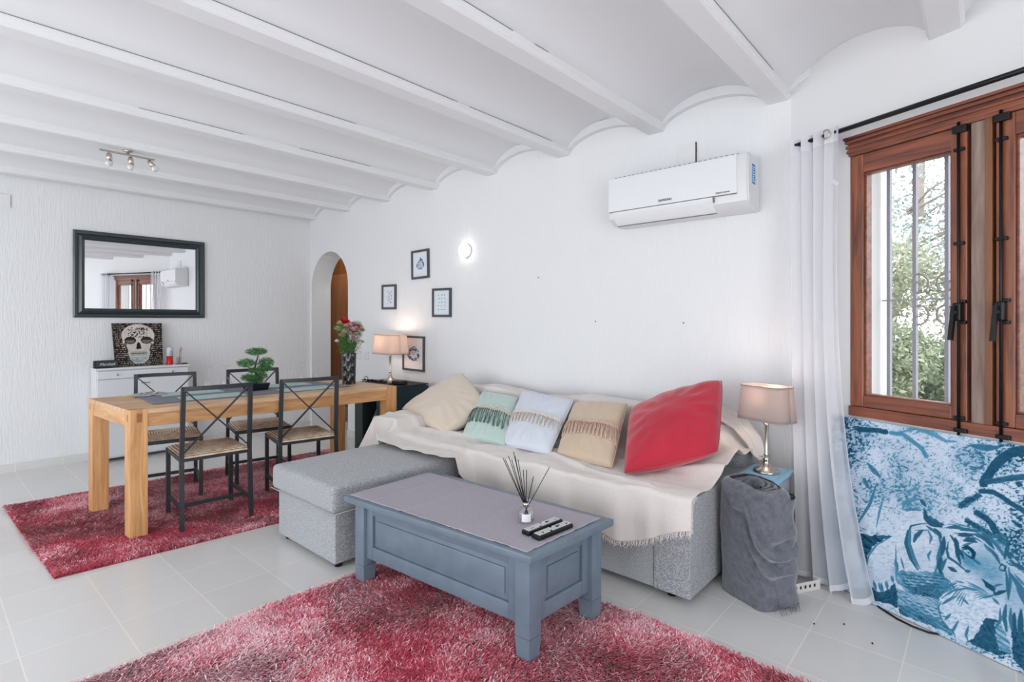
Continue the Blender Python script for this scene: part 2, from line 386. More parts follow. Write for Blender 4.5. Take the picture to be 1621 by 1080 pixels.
bm = bmesh.new(); tube(bm, [(.80, -.04, 1.0), (.80, -.09, 1.0), (.70, -.09, 1.0)], .009); link('handle', bm, M_chrome, t)
l = bpy.data.lights.new('hall_fill_light', 'POINT'); l.energy = 9; l.color = (1, .90, .80); l.shadow_soft_size = .15  # unseen point light added to brighten the hallway, no fixture
o = bpy.data.objects.new('hall_fill_light', l); COL.objects.link(o); o.location = (-6.0, 3.75, 2.3)
bm = bmesh.new(); box(bm, (-.17, -.12, 0), (.17, .12, .16), .02); 
t = thing('storage_basket', 'brown wicker basket on the hall floor seen under the dining table', 'basket', (-6.25, 3.80, 0))
M_wick = mat('wicker', rgb(150, 120, 96), .8, var=.5, vscale=60, bump=.5, bscale=80)
link('basket_body', bm, M_wick, t); bm = bmesh.new(); tube(bm, [(-.17, -.12, .17), (.17, -.12, .17), (.17, .12, .17), (-.17, .12, .17), (-.17, -.12, .17)], .012); link('rim', bm, M_wick, t)

# ------------------------------------------------------------ window
win = bpy.data.objects.new('window_1', None); COL.objects.link(win); win.location = CW; win.rotation_euler = (0, 0, RW); win['kind'] = 'structure'
bm = bmesh.new()
box(bm, (.33, -.02, .81), (1.41, .07, .858), .004)                       # sill rail
box(bm, (.33, -.02, 2.085), (1.41, .07, 2.165), .004)                    # head
for dz, dy in ((2.10, .024), (2.122, .031), (2.146, .038)): box(bm, (.322, -dy, dz), (1.418, 0, dz + .016), .004)   # cornice moulding
box(bm, (.318, -.045, 2.163), (1.422, .02, 2.176), .003)
link('window_frame', bm, M_red_wood_h, win)
bm = bmesh.new(); box(bm, (.33, -.005, .858), (.352, .07, 2.085), .003); box(bm, (1.388, -.005, .858), (1.41, .07, 2.085), .003); link('side_frame', bm, M_red_wood, win)
bm = bmesh.new(); box(bm, (.833, -.012, .858), (.882, .07, 2.085), .003); link('mullion', bm, M_grey_wood, win)
bm = bmesh.new(); box(bm, (.882, -.020, .858), (.907, .07, 2.085), .003); link('mullion_edge', bm, M_brown_wood, win)
bm = bmesh.new(); box(bm, (.822, .02, .858), (.833, .05, 2.085)); box(bm, (.907, .02, .858), (.914, .05, 2.085)); link('frame_gap', bm, M_iron, win)
def casement(x0, x1, p0, p1, boltx, name):
    z0, z1, q0, q1 = .86, 2.083, .915, 1.995
    bm = bmesh.new(); box(bm, (x0, -.014, z0), (p0, .05, z1), .004); box(bm, (p1, -.014, z0), (x1, .05, z1), .004)
    c = link(name, bm, M_red_wood, win)
    bm = bmesh.new(); box(bm, (p0 - .001, -.012, z0), (p1 + .001, .048, q0), .004); box(bm, (p0 - .001, -.012, q1), (p1 + .001, .048, z1), .004)
    for a, b in (((p0, .0, q0), (p0 + .009, .04, q1)), ((p1 - .009, .0, q0), (p1, .04, q1)), ((p0, .0, q0), (p1, .04, q0 + .009)), ((p0, .0, q1 - .009), (p1, .04, q1))): box(bm, a, b, .002)
    link('casement_rail', bm, M_red_wood_h, c)
    bm = bmesh.new(); box(bm, (p0, .020, q0), (p1, .024, q1)); link('glass_pane', bm, M_pane, c)
    bm = bmesh.new(); tube(bm, [(boltx, -.026, .80), (boltx, -.026, 2.10)], .0055, 10)
    for z in (.865, 1.14 + .45, 1.98): box(bm, (boltx - .019, -.028, z), (boltx + .019, -.012, z + .014), .003)
    box(bm, (boltx - .022, -.034, 2.055), (boltx + .030, -.012, 2.085), .004); box(bm, (boltx - .016, -.034, .812), (boltx + .03, -.012, .83), .004)
    link('bolt_rod', bm, M_iron, c)
    bm = bmesh.new(); box(bm, (boltx - .014, -.046, 1.275), (boltx + .016, -.012, 1.35), .006)
    bar(bm, (boltx - .004, -.052, 1.335), (boltx - .010, -.066, 1.195), .019, .014); tube(bm, [(boltx, -.03, 1.31), (boltx, -.062, 1.31)], .009, 12)
    for z in (1.262, 1.348): box(bm, (boltx + .008, -.03, z), (boltx + .026, -.012, z + .014), .003)
    link('handle', bm, M_iron, c)
casement(.354, .820, .398, .763, .796, 'casement')
casement(.916, 1.386, .975, 1.342, .937, 'casement')
# wrought iron grille standing in the outer reveal
t = thing('window_grille', 'white painted iron grille with scrolls outside the window', 'window grille', tuple(CW), RW)
bm = bmesh.new()
xs = [.384, .502, .637, .76, .88, 1.0, 1.12, 1.24, 1.36]
M_white_iron = mat('white_iron', rgb(150, 150, 162), .5)
for x in xs:
    bm = bmesh.new(); box(bm, (x - .008, .210, .84), (x + .008, .228, 2.13)); link('bar', bm, M_white_iron, t)
bm = bmesh.new(); box(bm, (.35, .216, 1.376), (1.39, .224, 1.382)); link('crossbar', bm, M_white_iron, t)
M_scroll = mat('scroll_iron', rgb(150, 140, 136), .6)
def scroll(x, sx, sz):
    pts = []
    for k in range(40):
        a = k / 39 * PI * 2.6; r = .010 + .048 * (k / 39) ** 1.2
        pts.append((x + sx * (.058 - math.cos(a) * r * .9), .22, 1.379 + sz * (.066 + math.sin(a) * r)))
    bm = bmesh.new(); tube(bm, pts, .0042, 6); return link('scroll', bm, M_scroll, t)
for x in (.575, 1.06):
    for sx in (-1, 1):
        for sz in (-1, 1): scroll(x, sx, sz)

# ------------------------------------------------------------ garden seen through the panes
rng = np.random.default_rng(5)
struct(bxo('ground', (-14, 3.6, -.35), (16, 26, -.15), mat('dry_grass', rgb(150, 152, 124), .95, var=.25, vscale=3)))
def leaf_cloud(name, c, r, n, size, cols, parent=None, label=None, cat=None, group=None, flat=1.0):
    c = np.array(c); r = np.array(r)
    d = rng.normal(size=(n, 3)); d /= np.linalg.norm(d, axis=1)[:, None]; rad = rng.random(n) ** 0.33 * (1 - .25 * rng.random(n))
    # clumps
    k = 26; cc = rng.normal(size=(k, 3)); cc /= np.linalg.norm(cc, axis=1)[:, None]; cc *= .75
    ci = rng.integers(0, k, n); p = c + (cc[ci] + d * rad[:, None] * .36) * r
    a = rng.normal(size=(n, 3)); a /= np.linalg.norm(a, axis=1)[:, None]; b = np.cross(a, rng.normal(size=(n, 3))); b /= np.linalg.norm(b, axis=1)[:, None]
    s = size * (.6 + .8 * rng.random((n, 1)))
    T = np.stack([p - a * s, p + b * s * .45, p + a * s, p - b * s * .45], 1)
    w = rng.random((n, 1)); col = lin(cols[0]) * (1 - w) + lin(cols[1]) * w; col = col * (.75 + .5 * rng.random((k, 1)))[ci]
    o = soup(name, T, np.clip(col, 0, 1), M_leafvc, parent)
    if label: tag(o, label, cat, group)
    return o
def bush(x, y, z, r, n, cols, label):
    t = thing('garden_bush', label, 'bush', (x, y, -.15), 0)
    leaf_cloud('foliage', (0, 0, z), r, n * 2, .026, cols, t)
    bm = bmesh.new()
    for k in range(7):
        a = rng.random() * 6.28; tube(bm, [(0, 0, 0), (math.cos(a) * r[0] * .3, math.sin(a) * r[1] * .3, z * .6), (math.cos(a) * r[0] * .7, math.sin(a) * r[1] * .7, z * 1.1)], [.02, .014, .005], 5)
    link('stems', bm, mat('stem', rgb(120, 105, 95), .9), t)
sage = [(128, 138, 108), (190, 196, 170)]; olive = [(120, 122, 100), (180, 184, 160)]; dgreen = [(96, 112, 84), (164, 178, 142)]
bush(-.95, 6.4, .75, (.7, .5, .8), 9000, sage, 'pale sage bush at the left edge of the window view')
bush(-.05, 6.6, .65, (.75, .5, .75), 9000, dgreen, 'green bush seen low through the middle of the left pane')
bush(.85, 6.3, .75, (.75, .5, .85), 7000, sage, 'pale bush seen between the two casements')
bush(2.1, 6.6, .8, (.9, .6, .95), 7000, olive, 'olive bush seen through the right casement')
bush(-.6, 8.0, 1.2, (1.2, .6, 1.25), 9000, olive, 'tall grey-green hedge bush behind the pale sage bush')
bush(1.0, 8.2, 1.2, (1.2, .6, 1.3), 8000, sage, 'tall pale hedge bush behind the green bush')
bush(3.9, 8.0, 1.2, (1.7, .8, 1.5), 8000, olive, 'wide hedge bush farthest to the right in the garden')
def tree(x, y, h, r, n, cols, label, lean=.3):
    t = thing('garden_tree', label, 'tree', (x, y, -.15), 0)
    bm = bmesh.new(); tube(bm, [(0, 0, 0), (lean * .3, 0, h * .35), (lean, .1, h * .7), (lean * 1.1, .1, h)], [.10, .085, .06, .03], 8)
    for k in range(14):
        a = rng.random() * 6.28; z0 = h * (.3 + .5 * rng.random()); L = r[0] * (.6 + .5 * rng.random())
        tube(bm, [(lean * z0 / h, 0, z0), (lean * z0 / h + math.cos(a) * L * .5, math.sin(a) * L * .5, z0 + .25 * L), (lean * z0 / h + math.cos(a) * L, math.sin(a) * L, z0 + .35 * L)], [.03, .018, .006], 5)
    link('trunk', bm, mat('bark', rgb(150, 138, 130), .9, var=.3), t)
    leaf_cloud('crown', (lean, 0, h * .82), r, int(n * 1.2), .04, cols, t)
blue = [(128, 140, 138), (190, 200, 196)]
tree(-1.3, 10.4, 4.4, (1.1, 1.0, 1.7), 5200, blue, 'leaning leafy tree behind the hedge, left of centre in the pane', .5)
tree(1.0, 12.9, 5.6, (1.1, 1.0, 1.7), 4600, blue, 'tall pale tree behind the right part of the left pane', -.2)
tree(4.1, 10.8, 4.6, (1.3, 1.1, 1.8), 4200, blue, 'bare-branched tree beyond the right casement', .2)
t = thing('garden_house', 'white garden outbuilding with a red tiled roof edge beyond the window', 'building', (-1.75, 5.3, -.15), 0)
bxo('wall', (-1.2, 0, 0), (1.03, .4, 2.30), M_wallw, t)
M_tile = mat('roof_tile', rgb(176, 120, 92), .8, var=.3, vscale=6)
bm = bmesh.new()
for k in range(12):
    x = -1.26 + k * .205; tube(bm, [(x, -.20, 2.30), (x, .45, 2.50)], .065, 8)
link('roof', bm, M_tile, t)
bxo('low_wall', (0, 0, 0), (6.0, .12, .62), M_wallw)
o = bpy.data.objects['low_wall']; o.name = 'garden_fence_wall'; o.location = (-.4, 7.35, -.15); tag(o, 'low white garden wall running between the bushes outside', 'wall')
# ============================================================ FURNITURE
def warp(bm, w, l, A, B, C, D, org=(0, 0)):
    """bilinear map of the local rectangle 0..w x 0..l onto a floor quad A(0,0) B(w,0) C(w,l) D(0,l)"""
    for v in bm.verts:
        u, t = v.co.x / w, v.co.y / l
        x = (A[0] * (1 - u) + B[0] * u) * (1 - t) + (D[0] * (1 - u) + C[0] * u) * t
        y = (A[1] * (1 - u) + B[1] * u) * (1 - t) + (D[1] * (1 - u) + C[1] * u) * t
        v.co.x, v.co.y = x - org[0], y - org[1]
    return bm
# ---- shag rugs
def rug(name, label, quad, n, hgt, seed, tone):
    cx = sum(p[0] for p in quad) / 4; cy = sum(p[1] for p in quad) / 4
    t = thing(name, label, 'rug', (cx, cy, 0))
    q = np.array([(p[0] - cx, p[1] - cy) for p in quad])
    N = 60; u, v = np.meshgrid(np.linspace(0, 1, N), np.linspace(0, 1, N))
    def mp(u, v): return (q[0] * ((1 - u) * (1 - v))[..., None] + q[1] * (u * (1 - v))[..., None] + q[2] * (u * v)[..., None] + q[3] * ((1 - u) * v)[..., None])
    bm = bmesh.new(); vs = [bm.verts.new((p[0], p[1], z)) for z in (0.0, .005) for p in q * .995]
    bm.faces.new((vs[3], vs[2], vs[1], vs[0])); bm.faces.new(vs[4:])
    for i in range(4): j = (i + 1) % 4; bm.faces.new((vs[i], vs[j], vs[4 + j], vs[4 + i]))
    link('backing', bm, mat('rug_backing', rgb(150, 40, 58), .9), t)
    g = np.random.default_rng(seed); u = g.random(n); v = g.random(n); P = mp(u, v)
    X, Y = P[:, 0], P[:, 1]
    big = vnoise(X * 2.6 + 40, Y * 2.6 + 40, seed, 4); mid = vnoise(X * 9 + 10, Y * 9 + 70, seed + 2, 3)
    ang = 2 * PI * vnoise(X * 1.8 + 5, Y * 1.8 + 9, seed + 4, 2) * 2 + g.normal(size=n) * .9
    lean = (.45 + .5 * g.random(n)) * hgt
    h = hgt * (.65 + .5 * g.random(n)) * (.8 + .4 * mid); w = .0016 + .0013 * g.random(n)
    dx, dy = np.cos(ang), np.sin(ang); sx, sy = -dy, dx
    z0 = np.full(n, .003)
    b = np.stack([X, Y, z0], -1); m1 = np.stack([X + dx * lean * .35, Y + dy * lean * .35, z0 + h * .65], -1)
    ang2 = ang + g.normal(size=n) * .7
    tip = np.stack([X + dx * lean * .35 + np.cos(ang2) * lean * .9, Y + dy * lean * .35 + np.sin(ang2) * lean * .9, z0 + h * .98], -1)
    sd = np.stack([sx * w, sy * w, 0 * w], -1)
    A = np.stack([b - sd, b + sd, m1 + sd * 1.1, m1 - sd * 1.1], 1); Bq = np.stack([m1 - sd * 1.1, m1 + sd * 1.1, tip + sd * .6, tip - sd * .6], 1)
    k = np.clip((big - .5) * 2.1 + (mid - .5) * 1.3 + .5 + g.normal(size=n) * .36 + tone, 0, 1)[:, None]
    dark, pink, pale = lin((176, 34, 62)), lin((224, 102, 122)), lin((250, 200, 208))
    col = np.where(k < .5, dark + (pink - dark) * k * 2, pink + (pale - pink) * (k - .5) * 2) * (.8 + .4 * g.random((n, 1)))
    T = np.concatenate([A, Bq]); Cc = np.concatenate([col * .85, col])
    o = soup('pile', T, np.clip(Cc, 0, 1), M_pile, t); o['kind'] = 'stuff'
    return t
rug('shag_rug', 'deep red shaggy rug under the oak dining table', [(-5.012, .415), (-3.438, .465), (-3.24, 2.62), (-4.84, 2.78)], 170000, .021, 3, .0)
rug('shag_rug', 'pinkish red shaggy rug under the grey coffee table', [(-2.36, .10), (-.25, .10), (-.25, 2.06), (-2.36, 2.06)], 270000, .024, 7, .14)

# ---- oak dining table
tA, tB, tC, tD = (-4.482, .784), (-3.690, .835), (-3.530, 2.578), (-4.315, 2.535)
TW, TL, TH = .79, 1.75, .76
t = thing('dining_table', 'solid oak dining table with thick square legs on the red rug', 'table', (-4.0, 1.68, 0)); ORG = (-4.0, 1.68)
def tp(name, boxes, m, bev=.003, parent=t):
    bm = bmesh.new()
    for a, b in boxes: box(bm, a, b, bev)
    warp(bm, TW, TL, tA, tB, tC, tD, ORG); return link(name, bm, m, parent)
lw = .088; z0 = .020
tt = tp('tabletop', [((.0, lw, TH - .028), (TW, TL - lw, TH)), ((lw, 0, TH - .028), (TW - lw, lw, TH)), ((lw, TL - lw, TH - .028), (TW - lw, TL, TH))], M_oak_y, .002)
for x, y in ((0, 0), (TW - lw, 0), (TW - lw, TL - lw), (0, TL - lw)): tp('leg', [((x, y, z0), (x + lw, y + lw, TH))], M_oak_z)
tp('side_apron', [((TW - .03, lw, TH - .105), (TW - .006, TL - lw, TH - .028))], M_oak_a); tp('side_apron', [((.006, lw, TH - .105), (.03, TL - lw, TH - .028))], M_oak_y)
tp('end_apron', [((lw, .006, TH - .105), (TW - lw, .03, TH - .028))], M_oak_x); tp('end_apron', [((lw, TL - .03, TH - .105), (TW - lw, TL - .006, TH - .028))], M_oak_x)
tp('tenon_end', [((TW - .001, .034, TH - .075), (TW + .0012, .060, TH - .022))], M_oak_dark, 0)
tp('tenon_end', [((.034, -.0012, TH - .070), (.046, .001, TH - .030))], M_oak_dark, 0); tp('tenon_end', [((TW - .046, -.0012, TH - .070), (TW - .034, .001, TH - .030))], M_oak_dark, 0)

# ---- iron chairs with woven rush seats
def rush(nx=220):
    w, d = .375, .385; u, v = np.meshgrid(np.linspace(-1, 1, nx), np.linspace(-1, 1, nx))
    au, av = np.abs(u), np.abs(v); quad = au > av; s = np.where(quad, v, u); r = np.maximum(au, av)
    ph = np.where(quad, u, v) ; strand = .5 + .5 * np.cos(r * PI * 2 * 12); seg = .5 + .5 * np.cos(s * PI * 2 * 14 + r * 40)
    zz = .022 * (1 - r ** 6) + .0022 * strand + .0008 * seg - .004 * (1 - r) - .006 * np.exp(-((au - av) * 18) ** 2) * 0
    edge = r > .985; zz = np.where(edge, -.006, zz)
    n = vnoise(u * 9 + 20, v * 9 + 20, 3, 3); k = np.clip(strand * .85 + .5 * (n - .3) + .15 * seg, 0, 1)[..., None]
    col = lin((70, 48, 34)) * (1 - k) + lin((250, 226, 198)) * k
    gr = vnoise(u * 2.2 + 3, v * 2.2 + 8, 11, 2)[..., None]; col = col * (1 - .35 * (gr > .58)) + lin((176, 122, 74)) * .35 * (gr > .58)
    P = np.stack([.215 + v * d / 2 * 1.04, u * w / 2 * 1.04, .432 + zz], -1)
    return P, col
def make_chair(label, loc, rz, group):
    t = thing('dining_chair', label, 'chair', loc, rz, group)
    P, col = rush(); gridmesh('seat', P[:, ::-1], M_vc, t, col[:, ::-1])
    bm = bmesh.new()
    for y in (-.19, .19): bar(bm, (0.03, y, .418), (.42, y * .97, .418), .022, .026)
    bar(bm, (.03, -.19, .418), (.03, .19, .418), .022, .026); bar(bm, (.41, -.19, .418), (.41, .19, .418), .022, .026)
    link('seat_frame', bm, M_black, t)
    for y in (-.188, .188):
        bm = bmesh.new(); bar(bm, (.408, y, 0), (.408, y, .43), .024, .024); link('leg', bm, M_black, t)
        bm = bmesh.new(); bar(bm, (-.005, y * 1.04, 0), (.02, y * 1.02, .44), .024, .024); bar(bm, (.02, y * 1.02, .43), (-.012, y * 1.0, .858), .024, .024); link('leg', bm, M_black, t)
    bm = bmesh.new()
    for k in range(8):
        y0, y1 = -.2 + .05 * k, -.2 + .05 * (k + 1); f = lambda y: -.012 - .022 * (1 - (y / .2) ** 2)
        bar(bm, (f(y0), y0, .850), (f(y1), y1, .850), .016, .026)
    bar(bm, (-.010, -.185, .845), (.018, .185, .455), .007, .020, (1, 0, 0)); bar(bm, (-.012, .185, .845), (.016, -.185, .455), .007, .020, (1, 0, 0))
    link('backrest', bm, M_black, t)
    bm = bmesh.new()
    for y in (-.19, .19): bar(bm, (.0, y, .12), (.408, y * .99, .12), .014, .022)
    bar(bm, (.10, -.19, .12), (.10, .19, .12), .014, .022)
    link('stretcher', bm, M_black, t)
    return t
G = 'black iron chairs around the dining table'
c0 = make_chair('black iron chair with woven seat, nearest the camera beside the table', (-3.59, 1.27, .018), PI - R(5), G)
dup(c0, (-3.56, 1.86, .018), PI - R(11), 'black iron chair on the near side, partly hidden by the grey ottoman')
dup(c0, (-4.68, 1.29, .018), R(-12), 'black iron chair on the far side, its back in front of the white cabinet')
dup(c0, (-4.59, 1.90, .018), R(-12), 'black iron chair on the far side, its back behind the bonsai')

# ---- blue-grey coffee table
kA, kB, kC, kD = (-2.326, 1.389), (-1.220, 1.471), (-1.190, 1.990), (-2.348, 1.958)
KW, KL, KH = 1.12, .54, .43; KO = (-1.77, 1.70)
t = thing('coffee_table', 'blue-grey painted coffee table with panelled sides on the pink rug', 'table', (KO[0], KO[1], 0))
def kp(name, f, m=M_grey_paint, parent=t):
    bm = bmesh.new(); f(bm); warp(bm, KW, KL, kA, kB, kC, kD, KO); return link(name, bm, m, parent, smooth=True)
kp('tabletop', lambda bm: box(bm, (0, 0, KH - .028), (KW, KL, KH), .005))
a = .048; lg = .068
for x, y in ((a - .012, a - .012), (KW - a + .012 - lg, a - .012), (KW - a + .012 - lg, KL - a + .012 - lg), (a - .012, KL - a + .012 - lg)): kp('leg', lambda bm: [setattr(v, 'co', Vector((v.co.x + (x + lg / 2 - v.co.x) * .16 * (v.co.z < .05), v.co.y + (y + lg / 2 - v.co.y) * .16 * (v.co.z < .05), v.co.z))) for v in (box(bm, (x, y, .10), (x + lg, y + lg, KH - .028), .004), box(bm, (x, y, .012), (x + lg, y + lg, .10), 0), bm.verts)[2]])
def panel(bm, p, q, horiz, face, depth):   # frame and raised field. horiz axis 0=x,1=y ; face coordinate ; depth sign outward
    (h0, z0), (h1, z1) = p, q
    def bb(ha, za, hb, zb, f0, f1, bev=.003):
        lo = [0, 0, za]; hi = [0, 0, zb]; o = 1 - horiz
        lo[horiz], hi[horiz] = ha, hb; lo[o], hi[o] = min(f0, f1), max(f0, f1); box(bm, lo, hi, bev)
    d = depth
    fr = .052
    bb(h0 + fr, z0, h1 - fr, z0 + fr + .01, face, face + d * .0192); bb(h0 + fr, z1 - fr, h1 - fr, z1, face, face + d * .0192)
    bb(h0, z0, h0 + fr, z1, face, face + d * .02); bb(h1 - fr, z0, h1, z1, face, face + d * .02)
    bb(h0 + .01, z0 + .01, h1 - .01, z1 - .01, face - d * .006, face + d * .006, 0)
    bb(h0 + fr + .004, z0 + fr + .014, h1 - fr - .004, z1 - fr - .004, face, face + d * .010, .004)
    bb(h0 + fr + .022, z0 + fr + .032, h1 - fr - .022, z1 - fr - .022, face, face + d * .017, .006)
kp('front_panel', lambda bm: panel(bm, (a + lg - .02, .138), (KW - a - lg + .02, KH - .028), 0, a + .024, -1))
kp('back_panel', lambda bm: panel(bm, (a + lg - .02, .138), (KW - a - lg + .02, KH - .028), 0, KL - a - .024, 1))
kp('side_panel', lambda bm: panel(bm, (a + lg - .02, .138), (KL - a - lg + .02, KH - .028), 1, KW - a - .024, 1))
kp('side_panel', lambda bm: panel(bm, (a + lg - .02, .138), (KL - a - lg + .02, KH - .028), 1, a + .024, -1))

# ---- grey storage ottoman (chaise end)
t = thing('storage_ottoman', 'light grey upholstered storage ottoman with an overhanging lid', 'ottoman', (-2.80, 1.84, 0))
def ob(name, lo, hi, m, bev, parent=t, seg=4):
    bm = bmesh.new(); box(bm, lo, hi, bev, seg); return link(name, bm, m, parent, smooth=True)
ob('base', (-.315, -.405, .03), (.315, .435, .31), M_grey_fab, .008)
bm = bmesh.new(); box(bm, (-.345, -.435, .295), (.345, .435, .435), .035, 5)
bmesh.ops.subdivide_edges(bm, edges=[e for e in bm.edges if e.calc_length() > .3], cuts=6, use_grid_fill=True)
for v in bm.verts:
    if v.co.z > .42: v.co.z += .012 * (1 - (v.co.x / .345) ** 2) * (1 - ((v.co.y + .03) / .41) ** 2)
link('lid_cushion', bm, M_grey_fab, t, smooth='all')
bm = bmesh.new()
tube(bm, [(-.347, -.437, .300), (.347, -.437, .300), (.347, .37, .300)], .0035, 6); link('piping', bm, M_grey_fab, t)
for x in (-.27, .27):
    for y in (-.36, .30): bm = bmesh.new(); lathe(bm, [(.02, 0), (.022, .03)], 12, (x, y, 0)); link('foot', bm, M_iron, t)

# ---- grey sofa
t = thing('sofa', 'grey upholstered sofa against the white wall under a cream throw', 'sofa', (-2.2, 2.7, 0)); SO = (-2.2, 2.7)
def sb(name, lo, hi, bev=.02, seg=3):
    return ob(name, (lo[0] - SO[0], lo[1] - SO[1], lo[2]), (hi[0] - SO[0], hi[1] - SO[1], hi[2]), M_grey_fab, bev, t, seg)
sb('base', (-3.32, 2.30, .035), (-1.165, 3.18, .30), .006); sb('base_end', (-1.161, 2.293, .035), (-.985, 3.18, .475), .006)
sb('seat_cushion', (-3.10, 2.285, .285), (-2.10, 2.96, .462), .03); sb('seat_cushion', (-2.10, 2.285, .285), (-1.163, 2.96, .462), .03)
sb('backrest', (-3.10, 2.94, .30), (-1.10, 3.19, .725), .05); sb('backrest_end', (-1.16, 2.98, .30), (-.99, 3.19, .56), .05)
sb('armrest', (-3.36, 2.30, .28), (-3.10, 3.19, .548), .04)
for x, y in ((-1.10, 2.36), (-3.2, 2.36), (-1.10, 3.1), (-3.2, 3.1)):
    bm = bmesh.new(); lathe(bm, [(.022, 0), (.026, .036)], 14, (x - SO[0], y - SO[1], 0)); link('foot', bm, M_iron, t)

# ---- cream throw laid over the sofa
def sstep(a, b, x): t = np.clip((x - a) / (b - a), 0, 1); return t * t * (3 - 2 * t)
def throw():
    nu, nv = 300, 170
    U = np.linspace(0, 1, nu)[None, :].repeat(nv, 0); V = np.linspace(0, 1, nv)[:, None].repeat(nu, 1)
    # u: across. left drop 0.22 m, then x from -3.38 to -0.955
    sl = -.34 + U * (.34 + 2.425); X = -3.385 + np.maximum(sl, 0); dl = np.maximum(-sl, 0)
    # v: from wall side (0) to the front. length: down behind .0, depth from y 3.17 to 2.27 then hang
    hang_r = .232 - .11 * sstep(-1.35, -.97, X) + .018 * np.sin(X * 9)
    xf = sstep(-2.42, -2.30, X); ext = .20 * (1 - xf) + hang_r * xf
    tot = .925 + ext; q = V * tot; Y = 3.175 - np.minimum(q, .90); e = np.maximum(q - .90, 0)
    over = np.minimum(e, .2) * (1 - xf) * sstep(-3.2, -3.05, X); Y = Y - over - np.minimum(e, .025) * .8 * xf
    drop = np.maximum(e - .012, 0) * np.maximum(xf, 1 - sstep(-3.14, -3.05, X))
    seat = .480; arm = .565; back = .742 - .19 * sstep(-1.16, -.98, X) + .012 * np.sin(X * 6)
    Zs = seat + (arm - seat) * (1 - sstep(-3.13, -3.03, X)); 
    Zs = Zs + .018 * sstep(-2.25, -1.0, X) * sstep(2.35, 2.9, Y)
    Zs = Zs + .10 * sstep(-1.30, -1.0, X) * sstep(2.45, 2.9, Y) * (1 - sstep(2.95, 3.0, Y))
    Zb = Zs + (back - Zs) * sstep(2.84, 2.955, Y) - .03 * sstep(3.10, 3.17, Y)
    Z = Zb - drop - dl * (1 + 0 * X)
    Z = np.where((xf < .5) & (X > -3.05) & (over > 0), np.maximum(Z, 0) * 0 + seat - .022 * sstep(0, .06, over), Z)
    X = X - dl * .42 * sstep(2.1, 2.3, 2.4 + 0 * Y) - .02 * np.sin(Y * 26) * (dl > 0) * dl * 6
    Y = Y - dl * .25 * sstep(2.9, 2.3, Y)
    # wrinkles
    n1 = vnoise(X * 3.1 + 30, Y * 4.2 + 30, 2, 3) - .5; n2 = vnoise(X * 9 + 3, Y * 7 + 60, 6, 3) - .5
    flat = 1 - np.clip((drop + dl) * 6, 0, 1)
    fold = np.exp(-((Y - 2.52 - .10 * (X + 2.2)) / .03) ** 2) * .016 + np.exp(-((Y - 2.42 + .22 * (X + 1.7)) / .02) ** 2) * .012 * sstep(-2.1, -1.7, X) * (1 - sstep(-1.2, -1.1, X))
    Z = Z + flat * (.040 * n1 + .022 * n2 + fold) + .014 * flat
    bulge = np.exp(-((X + 2.2) / .25) ** 2 - ((Y - 2.36) / .08) ** 2) * .02; Z = Z + bulge
    Y = Y - (1 - flat) * (.02 * n2 + .018 * np.sin(X * 17 + n1 * 6)) * xf - .006
    X = X + .012 * n2 * (U > .97)
    return np.stack([X, Y, Z], -1)
M_fringe = mat('fringe_yarn', rgb(238, 232, 226), .9)
TP = throw()
tr = thing('sofa_throw', 'cream cotton throw with a fringed hem spread over the sofa', 'throw', (-2.2, 2.7, 0))
TPl = TP - np.array([-2.2, 2.7, 0])
gridmesh('cloth', TPl, M_throw, tr, thick=.004)
bm = bmesh.new(); nu = TP.shape[1]; rr = random.Random(4)
for i in range(int(nu * .60), nu, 1):
    for k in range(2):
        p = Vector(TPl[-1, i]) + Vector((rr.uniform(-.004, .004), 0, 0)); l = rr.uniform(.016, .032)
        if p.x + -2.2 < -1.75: continue
        tube(bm, [p, p + Vector((rr.uniform(-.006, .006), -.004, -l * .5)), p + Vector((rr.uniform(-.012, .012), rr.uniform(-.01, .0), -l))], [.0016, .0014, .0008], 4, False)
link('hem_fringe', bm, M_fringe, tr); bm = bmesh.new()
for j in range(0, TP.shape[0]):
    if j < TP.shape[0] * .84: continue
    p = Vector(TPl[j, -1]); l = rr.uniform(.008, .016); tube(bm, [p, p + Vector((l * .7, rr.uniform(-.004, .004), -l))], [.0013, .0008], 4, False)
link('side_fringe', bm, M_fringe, tr)
# bunched end of the throw hanging over the end of the backrest
def bunch():
    nu, nv = 60, 40; u, v = np.meshgrid(np.linspace(0, 1, nu), np.linspace(0, 1, nv))
    ctr = [(-1.20, 2.98, .745), (-1.10, 3.02, .755), (-1.02, 3.06, .70), (-.955, 3.08, .61), (-.925, 3.08, .53)]
    c = np.array(ctr); tt = u * (len(ctr) - 1); i = np.minimum(tt.astype(int), len(ctr) - 2); f = (tt - i)[..., None]; p = c[i] * (1 - f) + c[i + 1] * f
    a = v * 2 * PI; r = .055 * (1 - .25 * u) * (1 + .18 * np.cos(a * 5 + u * 3) + .10 * np.cos(a * 9)) * np.clip(1 - (2 * u - 1) ** 10 * .6, .1, 1)
    return np.stack([p[..., 0] + r * np.cos(a) * .5, p[..., 1] + r * np.cos(a) * .85, p[..., 2] + r * np.sin(a) * .75], -1) - np.array([-2.2, 2.7, 0])
gridmesh('bunched_end', bunch(), M_throw, tr)

